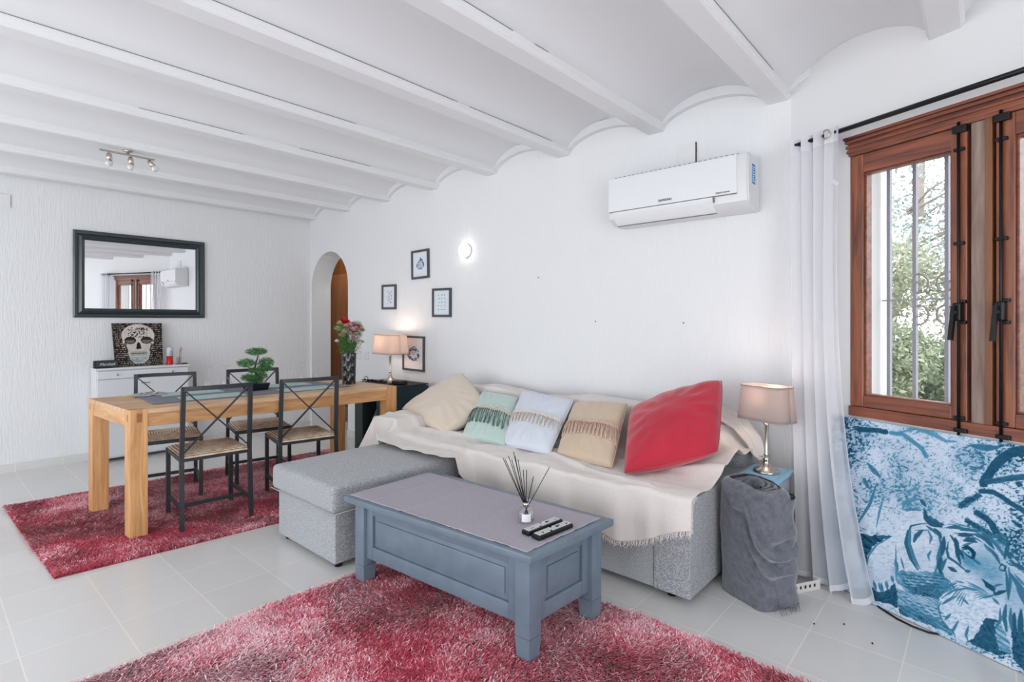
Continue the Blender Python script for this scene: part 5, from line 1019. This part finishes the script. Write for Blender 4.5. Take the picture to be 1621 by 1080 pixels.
# ---- things on the shoe cabinet
CT = .852
def skull_art(U, V):
    C = np.ones(U.shape + (3,)) * lin((46, 40, 38)); rows = np.floor(V * 22); ph = vnoise(U * 60, rows * 3.7, 2, 2); ink = ((V * 22) % 1 > .30) & ((V * 22) % 1 < .78) & (ph > .50); C = mixc(C, ink * 1.0, (176, 164, 152), .75)
    X = (U - .5); Y = V; n = vnoise(U * 22, V * 22, 4, 4); n2 = vnoise(U * 40, V * 40, 6, 3)
    cr = np.hypot(X / .335, (Y - .70) / .275) < 1; jaw = inpoly(X, Y, [(-.33, .62), (-.30, .45), (-.24, .36), (-.19, .16), (-.10, .05), (.10, .05), (.19, .14), (.25, .36), (.31, .46), (.335, .62)])
    m = cr | jaw; edge = np.minimum(np.abs(np.hypot(X / .335, (Y - .70) / .275) - 1) * .3 + (~cr) * 0, 1)
    bone = lin((214, 204, 196)) * (1 - .32 * (n[..., None] - .4)) ; C = np.where(m[..., None], bone, C)
    C = mixc(C, m * (V < .5) * np.clip(1.2 - V * 2, 0, 1) * .5, (158, 182, 176))
    C = mixc(C, m * (np.abs(X) > .24) * (V > .42) * (V < .62) * (n > .45) * 1.0, (110, 100, 94)); C = mixc(C, m * (V > .66) * (V < .90) * (np.abs(X) < .20) * (n2 > .54) * 1.0, (52, 46, 44))
    for sx in (-.165, .165):
        d = np.hypot((X - sx) / .105, (Y - .595) / .078); C = mixc(C, (d < 1) * 1.0, (120, 108, 102)); C = mixc(C, ((d < 1) & (Y > .60)) * 1.0, (52, 44, 40)); C = mixc(C, (np.abs(d - 1) < .10) * 1.0, (30, 26, 25))
    C = mixc(C, inpoly(X, Y, [(-.055, .40), (-.015, .38), (.02, .40), (.055, .40), (.035, .52), (0, .56), (-.035, .52)]) * 1.0, (48, 34, 28))
    C = mixc(C, m * (V > .24) * (V < .34) * (np.abs(X) < .17) * ((U * 42) % 1 < .28) * 1.0, (58, 62, 60)); C = mixc(C, m * (np.abs(V - .29) < .007) * (np.abs(X) < .18) * 1.0, (40, 42, 42))
    for sx in (-1, 1): C = mixc(C, (dline(X, Y, [(sx * .275, .47), (sx * .245, .40), (sx * .235, .34)]) < .016) * 1.0, (62, 56, 54))
    C = mixc(C, m * (np.abs(X) < .16) * (V > .08) * (V < .2) * (n > .5) * 1.0, (120, 140, 150), .6)
    return C
t = thing('skull_canvas', 'dark canvas print of a lettered human skull on the white cabinet', 'picture', (-6.03, 1.445, CT + .002)); 
w, h = .405, .405; nx = 150; U, V = np.meshgrid(np.linspace(0, 1, nx), np.linspace(0, 1, nx)); C = skull_art(U, V)
lean = lambda v: -.085 * v
gridmesh('printed_face', np.stack([.001 + lean(V), (U - .5) * w * (.94 + .06 * V), V * h], -1), M_vcb, t, np.clip(C, 0, 1), smooth=False)
bm = bmesh.new(); q = [(.0, -w * .47, 0), (.0, w * .47, 0), (-.085, w / 2, h), (-.085, -w / 2, h)]; v = [bm.verts.new(p) for p in q] + [bm.verts.new((p[0] - .018, p[1], p[2])) for p in q]
for f in ((0, 1, 2, 3), (7, 6, 5, 4), (0, 4, 5, 1), (1, 5, 6, 2), (2, 6, 7, 3), (3, 7, 4, 0)): bm.faces.new([v[i] for i in f])
link('stretcher', bm, mat('canvas_side', rgb(70, 62, 58), .8), t)
t = thing('portable_speaker', 'small black portable speaker with white script on the cabinet', 'speaker', (-6.00, 1.178, CT))
bxo('case', (-.03, -.092, .002), (.024, .092, .068), M_matte_black, t, .008, 3, True); bxo('grille', (.024, -.080, .010), (.028, .084, .060), mat('speaker_grille', rgb(72, 78, 80), .6, bump=.8, bscale=900), t, .002)
text('script_lettering', 'Marshall', .034, M_white, t, TM((.0295, .002, .034), R(90), 0, R(90)), font_shear=.35)
t = thing('spray_can', 'red and white spray can on the cabinet right of the skull', 'can', (-6.0, 1.685, CT))
bm = bmesh.new(); lathe(bm, [(.0, 0), (.027, 0), (.028, .004), (.028, .085)], 22); link('can_body', bm, mat('red_can', rgb(206, 24, 34), .3), t); bm = bmesh.new(); lathe(bm, [(.028, .085), (.028, .155), (.024, .166), (.018, .17), (0, .172)], 22); link('cap', bm, mat('silver_white_cap', rgb(206, 212, 222), .35), t)
bm = bmesh.new()
for z in (.10, .115, .13): box(bm, (.0255, -.008, z), (.0285, .012, z + .004))
link('print_marks', bm, mat('can_print', rgb(120, 130, 150), .5), t)
t = thing('glass_cup', 'small clear glass holding thin wooden sticks on the cabinet', 'glass', (-6.0, 1.765, CT)); bm = bmesh.new(); lathe(bm, [(0, 0), (.02, 0), (.023, .07), (.021, .07), (.018, .006), (0, .006)], 18); link('glass', bm, M_thin, t)
t2 = thing('wooden_sticks', 'thin brown wooden sticks standing in the small glass', 'sticks', (-6.0, 1.765, CT + .008)); M_st = mat('stick_wood', rgb(176, 120, 84), .7)
for y0, y1, hh_ in ((-.008, .018, .17), (.002, .026, .155), (0, .008, .14)): bm = bmesh.new(); tube(bm, [(0, y0, 0), (.005, y1, hh_)], .0022, 6); link('stick', bm, M_st, t2)
t = thing('black_knife', 'flat black knife-like item lying at the right end of the cabinet top', 'tool', (-5.985, 1.79, CT)); bm = bmesh.new(); box(bm, (-.012, -.006, 0), (.012, .045, .012), .004); link('handle', bm, M_iron, t); bm = bmesh.new(); box(bm, (-.008, -.06, .001), (.008, -.006, .006), .001); link('blade', bm, M_matte_black, t)

# ---- things on the dining table
TT = .7605
t = thing('table_runner', 'long grey woven runner along the middle of the oak table', 'table runner', (-4.1, 1.65, TT)); 
u, v = np.meshgrid(np.linspace(0, 1, 30), np.linspace(0, 1, 90)); q = [(-4.40, 1.02), (-3.84, .99), (-3.74, 2.30), (-4.28, 2.30)]
Px = (q[0][0] * (1 - u) + q[1][0] * u) * (1 - v) + (q[3][0] * (1 - u) + q[2][0] * u) * v; Py = (q[0][1] * (1 - u) + q[1][1] * u) * (1 - v) + (q[3][1] * (1 - u) + q[2][1] * u) * v
M_run2 = mat('grey_blue_weave', rgb(134, 136, 148), .85, var=.2, vscale=120, bump=.3, bscale=300)
gridmesh('cloth', np.stack([Px + 4.1, Py - 1.65, .002 + .0015 * vnoise(Px * 9 + 50, Py * 9, 4)], -1), M_run2, t, thick=.002)
M_mintm = mat('mint_placemat', rgb(184, 208, 204), .8, var=.12, vscale=90, bump=.3, bscale=260)
pm = None
for x, y, r_, lb in ((-3.935, 1.36, -5, 'mint placemat on the oak table in front of the nearest chair'), (-3.86, 1.99, -5, 'mint placemat on the oak table in front of the chair behind the ottoman'), (-4.26, 1.33, -5, 'mint placemat on the far side of the table near the cabinet'), (-4.21, 1.98, -5, 'mint placemat on the far side of the table beside the bonsai')):
    if pm is None:
        pm = thing('placemat', lb, 'placemat', (x, y, TT + .004), R(r_), 'mint placemats on the oak table'); bxo('mat', (-.10, -.19, 0), (.10, .19, .003), M_mintm, pm, .001)
    else: dup(pm, (x, y, TT + .004), R(r_), lb)
def wineglass(label, loc):
    t = thing('wine_glass', label, 'wine glass', loc, 0, 'upturned wine glasses on the oak table')
    bm = bmesh.new(); lathe(bm, [(.033, 0), (.0375, .03), (.038, .055), (.030, .078), (.010, .090), (.0045, .096), (.0040, .165), (.006, .172), (.034, .178), (.034, .1795), (.0, .1795)], 28, cap=False)
    link('bowl', bm, M_thin, t, smooth='all'); return t
g0 = wineglass('upturned wine glass left of the bonsai, the left one of the pair', (-4.345, 1.475, TT + .0))
for l, lb in (((-4.31, 1.585, TT), 'upturned wine glass left of the bonsai, the right one of the pair'), ((-4.285, 2.17, TT), 'upturned wine glass right of the bonsai, the left one of the pair'), ((-4.22, 2.28, TT), 'upturned wine glass between the bonsai and the flower vase, nearest the vase')): dup(g0, l, 0, lb)
# bonsai
t = thing('bonsai_tree', 'small green bonsai tree in a black rectangular pot on the table', 'plant', (-4.06, 1.70, TT + .004))
bm = bmesh.new(); box(bm, (-.05, -.085, 0), (.05, .085, .052), .004)
for v in bm.verts:
    if v.co.z < .03: v.co.x *= .85; v.co.y *= .85
link('pot', bm, mat('navy_black_pot', rgb(18, 24, 34), .3), t)
bm = bmesh.new(); tube(bm, [(0, -.005, .04), (.0, .01, .10), (0, -.012, .15), (0, .0, .20), (0, .018, .26)], [.012, .010, .008, .006, .004], 8)
for b in ([(0, -.01, .15), (0, -.06, .175), (0, -.09, .18)], [(0, .0, .19), (0, .06, .20), (0, .085, .17)], [(0, .01, .10), (0, -.04, .10)], [(0, .01, .09), (0, .04, .10)]): tube(bm, b, .0035, 6)
link('trunk', bm, mat('bonsai_bark', rgb(74, 60, 58), .8), t)
rg = np.random.default_rng(3); pads = [((0, .005, .285), (.05, .075, .025)), ((0, -.07, .205), (.05, .062, .026)), ((0, .075, .20), (.05, .055, .036)), ((0, .06, .16), (.045, .05, .024)), ((0, -.052, .095), (.045, .048, .024)), ((0, .035, .105), (.045, .045, .03)), ((0, .0, .07), (.045, .05, .022)), ((0, -.02, .145), (.03, .03, .016))]
Ts = []; Cs = []
for c, r in pads:
    n = int(900 * (r[1] / .06)); d = rg.normal(size=(n, 3)); d /= np.linalg.norm(d, axis=1)[:, None]; p = np.array(c) + d * (rg.random((n, 1)) ** .4) * np.array(r)
    dirn = d * .7 + rg.normal(size=(n, 3)) * .5 + np.array([0, 0, .3]); dirn /= np.linalg.norm(dirn, axis=1)[:, None]; sd = np.cross(dirn, rg.normal(size=(n, 3))); sd /= np.linalg.norm(sd, axis=1)[:, None]
    L = .017 * (.6 + .7 * rg.random((n, 1))); Ts.append(np.stack([p - sd * .0020, p + sd * .0020, p + dirn * L], 1)); k = rg.random((n, 1)); Cs.append(lin((20, 74, 34)) * (1 - k) + lin((128, 190, 116)) * k)
soup('foliage', np.concatenate(Ts), np.concatenate(Cs), M_leafvc, t)
# vase of flowers
t = thing('flower_vase', 'tall black glass vase with a diamond pattern near the end of the table', 'vase', (-3.93, 2.395, TT))
nu, nv = 96, 60; u, v = np.meshgrid(np.linspace(0, 1, nu), np.linspace(0, 1, nv)); a = u * 2 * PI
dia = np.abs(((u * 5 + v * 3.2) % 1) - .5) + np.abs(((u * 5 - v * 3.2) % 1) - .5); r = .052 + .006 * v + .0045 * (dia - .5)
kk = np.clip((dia - .72) * 5, 0, 1)[..., None]; nn = vnoise(u * 30, v * 20, 4, 3)[..., None]; col = lin((22, 24, 28)) * (1 - kk * .8) + lin((150, 156, 160)) * kk * .8 + lin((70, 74, 66)) * (nn > .55) * .5
M_vase = vcmat('black_cut_glass', .12); gridmesh('vase_body', np.stack([r * np.cos(a), r * np.sin(a), v * .255], -1), M_vase, t, np.clip(col, 0, 1)); bm = bmesh.new(); lathe(bm, [(0, 0), (.052, 0), (.052, .004), (0, .004)], 24); link('vase_bottom', bm, M_iron, t)
t = thing('flower_bouquet', 'mixed bouquet of red, pink, white and yellow flowers in the black vase', 'flowers', (-3.93, 2.395, TT + .01))
bm = bmesh.new(); rr = random.Random(6); heads = []
spec = [((-.005, -.035, .500), 'r', .030), ((.02, .062, .460), 'r', .022), ((.03, .015, .430), 'o', .024), ((0, -.005, .470), 'p', .026), ((.02, -.035, .455), 'p', .022), ((0, .035, .475), 'p', .024), ((.02, -.01, .405), 'w', .024), ((.03, .045, .395), 'w', .022),
        ((0, .10, .465), 'y', .022), ((.01, .115, .435), 'y', .020), ((0, -.085, .490), 'y', .016), ((.01, -.10, .445), 'y', .020), ((.02, -.075, .395), 'y', .018), ((.03, .055, .345), 'w', .026), ((.02, .08, .395), 'y', .016), ((.01, -.045, .43), 'w', .018), ((.02, .115, .335), 'y', .012), ((0, -.11, .345), 'w', .012), ((.02, -.06, .425), 'w', .016), ((.04, .02, .37), 'p', .018), ((.01, .085, .495), 'w', .014), ((.035, -.02, .475), 'p', .018), ((.03, .05, .49), 'w', .018), ((.04, .04, .45), 'p', .018), ((.04, -.055, .47), 'y', .014), ((.04, .085, .45), 'y', .014), ((.04, -.07, .42), 'y', .014), ((.045, .01, .44), 'w', .018), ((.04, .03, .40), 'y', .014), ((.04, .07, .42), 'w', .014)]
for c, k, r in spec: tube(bm, [(rr.uniform(-.02, .02), rr.uniform(-.02, .02), .02), (c[0] * .4, c[1] * .35, .24), (c[0], c[1], c[2] - .004)], .0017, 5)
link('stems', bm, mat('flower_stem', rgb(70, 110, 50), .7), t)
pal = dict(r=((196, 20, 30), (236, 60, 70)), o=((206, 48, 24), (240, 110, 60)), p=((232, 160, 168), (250, 214, 216)), w=((226, 222, 218), (248, 246, 244)), y=((206, 196, 140), (240, 230, 178)))
for c, k, r in spec:
    n = 46; a = np.arange(n) * 2.399; ring = np.sqrt((np.arange(n) + .5) / n); up = np.array([.5, c[1] * 2, .8]); up /= np.linalg.norm(up); e1 = np.cross(up, [0, 1, .1]); e1 /= np.linalg.norm(e1); e2 = np.cross(up, e1)
    d = np.cos(a)[:, None] * e1 + np.sin(a)[:, None] * e2; s_ = np.cross(up, d); L = r * (.35 + .65 * ring)[:, None]; base = np.array(c) + d * r * .08; tip = base + d * L + up * (r * (1.0 - ring) * .8)[:, None]; mid = (base + tip) / 2 + up * r * .12
    T = np.stack([base, mid - s_ * r * .16, tip, mid + s_ * r * .16], 1); q = rg.random((n, 1)); col = lin(pal[k][0]) * (1 - q) + lin(pal[k][1]) * q; soup('flower_head', np.array(c) + (T - np.array(c)) * 1.75, col, M_leafvc, t)
Ts = []; Cs = []
for (cy, cz, ry, rz_, n, c1, c2) in ((-.095, .455, .028, .03, 300, (20, 90, 60), (110, 180, 130)), (-.06, .415, .035, .04, 350, (20, 90, 60), (90, 170, 110)), (.085, .425, .03, .03, 350, (40, 100, 60), (130, 180, 110)), (-.03, .33, .045, .07, 1500, (24, 80, 34), (104, 160, 84)), (.03, .30, .04, .05, 900, (50, 100, 44), (160, 180, 110)), (.075, .345, .03, .05, 260, (90, 110, 60), (190, 190, 130)), (.0, .265, .045, .03, 600, (40, 90, 40), (150, 180, 110))):
    d = rg.normal(size=(n, 3)); p = np.array([0, cy, cz]) + d * np.array([.022, ry * .6, rz_ * .6]); a = rg.normal(size=(n, 3)); a /= np.linalg.norm(a, axis=1)[:, None]; b = np.cross(a, rg.normal(size=(n, 3))); b /= np.linalg.norm(b, axis=1)[:, None]
    Ts.append(np.stack([p, p + a * .006 + b * .002, p + a * .012, p + a * .006 - b * .002], 1)); k = rg.random((n, 1)); Cs.append(lin(c1) * (1 - k) + lin(c2) * k)
soup('greenery', np.concatenate(Ts), np.concatenate(Cs), M_leafvc, t)
# striped napkin heap and note
t = thing('folded_napkin', 'black and white striped napkin crumpled at the near-left end of the runner', 'napkin', (-4.34, 1.10, TT + .004), R(-10))
u, v = np.meshgrid(np.linspace(0, 1, 60), np.linspace(0, 1, 60)); zz = .004 + .020 * vnoise(u * 4, v * 4, 4, 3) * np.clip(1 - (2 * u - 1) ** 4, 0, 1) * np.clip(1 - (2 * v - 1) ** 4, 0, 1); st = (np.sin((u * 9 + 3 * vnoise(u * 3, v * 3, 7, 2)) * 6.28) > 0)[..., None]
gridmesh('cloth', np.stack([(u - .5) * .16, (v - .5) * .20, zz], -1), M_vc, t, np.where(st, lin((36, 36, 38)), lin((224, 224, 222))) * np.ones(u.shape + (3,)))
o = bxo('sticky_note', (-.03, -.03, 0), (.03, .03, .002), mat('note_yellow', rgb(222, 226, 140), .8)); o.location = (-4.42, .985, TT + .001); tag(o, 'small pale yellow note on the table beside the striped napkin', 'note')

# ---- things on the black cabinet
t = thing('glasses_and_cables', 'tangle of black cable lying around the foot of the left lamp', 'cable', (-4.25, 2.90, .706)); rr = random.Random(9); bm = bmesh.new()
pts = [(-.19 + .38 * k / 40, rr.uniform(-.05, .03) + (.02 if k % 2 else -.02), .008 + rr.uniform(0, .014)) for k in range(41)]; tube(bm, pts, .0045, 6)
tube(bm, [(-.19, -.03, .006), (-.21, -.02, .03), (-.17, -.02, .05), (-.13, -.03, .035), (-.14, -.03, .006)], .0035, 6); link('cord', bm, M_iron, t)
t = thing('black_pouch', 'small soft black pouch on the right end of the black cabinet', 'pouch', (-3.965, 2.93, .706)); bm = bmesh.new(); box(bm, (-.07, -.05, 0), (.06, .05, .038), .018, 4); link('pouch_body', bm, M_matte_black, t, smooth='all'); bm = bmesh.new(); tube(bm, [(-.10, -.05, .012), (-.075, -.056, .03), (-.05, -.052, .02)], .012, 8); link('cream_tag', bm, M_cream, t)
bm = bmesh.new(); tube(bm, [(-4.50, 3.20, .60), (-4.56, 3.17, .42), (-4.60, 3.12, .36), (-4.52, 3.1, .30), (-4.64, 3.05, .20), (-4.66, 3.0, .10), (-4.60, 2.92, .012), (-4.52, 2.88, .006)], .004, 6); o = link('power_cable', bm, M_iron); tag(o, 'black power cable hanging down the wall left of the black cabinet', 'cable')
bm = bmesh.new(); tube(bm, [(-3.86, 3.15, .69), (-3.80, 3.19, .72), (-3.76, 3.2, .60), (-3.75, 3.2, .40)], .004, 6); o = link('white_cable', bm, M_tass_w); tag(o, 'pale cable running down behind the right side of the black cabinet', 'cable')

# ---- things on the coffee table
KT = .4305
t = thing('table_runner', 'lavender-grey cloth laid over the coffee table top', 'table runner', (-1.77, 1.70, KT)); u, v = np.meshgrid(np.linspace(0, 1, 120), np.linspace(0, 1, 50)); q = [(-2.315, 1.412), (-1.252, 1.487), (-1.232, 1.955), (-2.325, 1.915)]
Px = (q[0][0] * (1 - u) + q[1][0] * u) * (1 - v) + (q[3][0] * (1 - u) + q[2][0] * u) * v; Py = (q[0][1] * (1 - u) + q[1][1] * u) * (1 - v) + (q[3][1] * (1 - u) + q[2][1] * u) * v
edge = np.exp(-v / .02) + np.exp(-(1 - u) / .012)
zz = .0018 + .0022 * 2.2 * np.exp(-((u - .36 + .03 * v) / .012) ** 2) + .0040 * np.exp(-((u - .68 + .02 * v) / .010) ** 2) + .0035 * np.exp(-((u - .14) / .010) ** 2) + edge * .006 * np.clip(vnoise(u * 26, v * 26, 8, 2) - .42, 0, 1) * 2
gridmesh('cloth', np.stack([Px + 1.77, Py - 1.70, zz], -1), M_runner, t, thick=.0016)
t = thing('reed_diffuser', 'clear glass reed diffuser with black reeds on the coffee table', 'diffuser', (-1.448, 1.715, KT + .004))
bm = bmesh.new(); lathe(bm, [(0, 0), (.033, 0), (.036, .004), (.036, .040), (.031, .052), (.014, .058), (.012, .062), (.012, .066), (.009, .066), (.009, .058), (.026, .050), (.032, .040), (.032, .006), (0, .006)], 32, cap=False); link('glass_bottle', bm, M_thin, t, smooth='all')
bm = bmesh.new(); lathe(bm, [(.0095, .062), (.0135, .062), (.0135, .080), (.0095, .080)], 20, cap=False); link('silver_collar', bm, M_chrome, t)
bm = bmesh.new(); lathe(bm, [(0, .0065), (.031, .0065), (.031, .018), (0, .018)], 24); link('liquid', bm, mat('diffuser_oil', rgb(236, 236, 238), .1, trans=.8), t)
bm = bmesh.new(); c0_, rx_ = 0, 0
vv = []
for k in range(9):
    a = R(-48 - 62 + k * 62 / 8 + 31); vv.append([bm.verts.new((.0365 * math.cos(a), .0365 * math.sin(a), z)) for z in (.008, .040)])
for k in range(8): bm.faces.new((vv[k][0], vv[k + 1][0], vv[k + 1][1], vv[k][1]))
link('paper_label', bm, M_white, t)
ax = Vector((.747, .665, 0)); dp = Vector((-.665, .747, 0))
tips = [(-.098, .258, .01), (-.088, .27, -.01), (-.074, .262, .015), (-.060, .266, -.012), (-.046, .272, .0), (-.052, .275, .02), (-.034, .27, -.015), (-.012, .215, .0), (.004, .20, .018), (.030, .195, -.01), (.098, .225, .0)]
for k, (a, z, d) in enumerate(tips):
    bm = bmesh.new(); b = -ax * a * .15 - dp * d * .2 + Vector((0, 0, .02)); e = ax * a + dp * d * 3 + Vector((0, 0, z)); tube(bm, [b, e], .0016, 6); link('reed', bm, M_iron, t)
M_btn = mat('grey_buttons', rgb(214, 214, 216), .5); M_fasc = mat('remote_fascia', rgb(96, 98, 102), .45)
def remote(label, loc, rz, w, l, fm):
    t = thing('remote_control', label, 'remote control', loc, rz); bm = bmesh.new(); box(bm, (-w / 2, -l / 2, 0), (w / 2, l / 2, .017), .006, 3); link('case', bm, M_iron, t, smooth=True)
    bm = bmesh.new(); box(bm, (-w / 2 + .004, -l / 2 + .005, .0165), (w / 2 - .004, l / 2 - .005, .0178)); link('fascia', bm, fm, t)
    bm = bmesh.new(); nr = int(l / .0125)
    for r_ in range(nr - 1):
        for c_ in range(4):
            if (r_ * 7 + c_) % 11 == 5: continue
            x = (c_ - 1.5) * (w - .012) / 4; y = -l / 2 + .014 + r_ * .0125; box(bm, (x - .0040, y - .0040, .0175), (x + .0040, y + .0040, .0200), .001)
    link('keypad', bm, M_btn, t)
    bm = bmesh.new(); lathe(bm, [(.0065, .0175), (.0065, .0205), (0, .0208)], 12, (0, l * .12, 0)); link('power_button', bm, M_matte_black, t); return t
remote('black and grey remote control lying farther from the table edge', (-1.347, 1.700, KT + .004), R(-4), .042, .205, M_fasc)
remote('black remote control lying nearer the right edge of the coffee table', (-1.288, 1.690, KT + .004), R(-5), .045, .200, M_matte_black)
for x, y, lb in ((-.545, 2.52, 'dark crumb on the tiles nearest the cardboard strip'), (-.45, 2.60, 'dark crumb on the tiles in front of the curtain hem'), (-.34, 2.52, 'dark crumb on the tiles farthest to the right')):
    bm = bmesh.new(); bmesh.ops.create_icosphere(bm, subdivisions=1, radius=.004); o = link('floor_crumb', bm, M_iron); o.location = (x, y, .003); tag(o, lb, 'crumb')

# ---- repeats share a group
GROUPS = dict(scatter_cushion='scatter cushions on the sofa', framed_print='small framed prints on the wall', shag_rug='red shaggy rugs', table_lamp='lit table lamps', sheer_curtain='sheer curtains at the window', remote_control='remote controls on the coffee table', wall_nail='nails left in the wall', floor_crumb='crumbs on the tiles', garden_bush='bushes outside the window', garden_tree='trees outside the window', switch_plate='switch plates by the arch', junction_cover='flat cover plates on the walls')
for o in list(bpy.data.objects):
    k = o.name.split('.')[0]
    if o.parent is None and k in GROUPS and 'group' not in o: o['group'] = GROUPS[k]
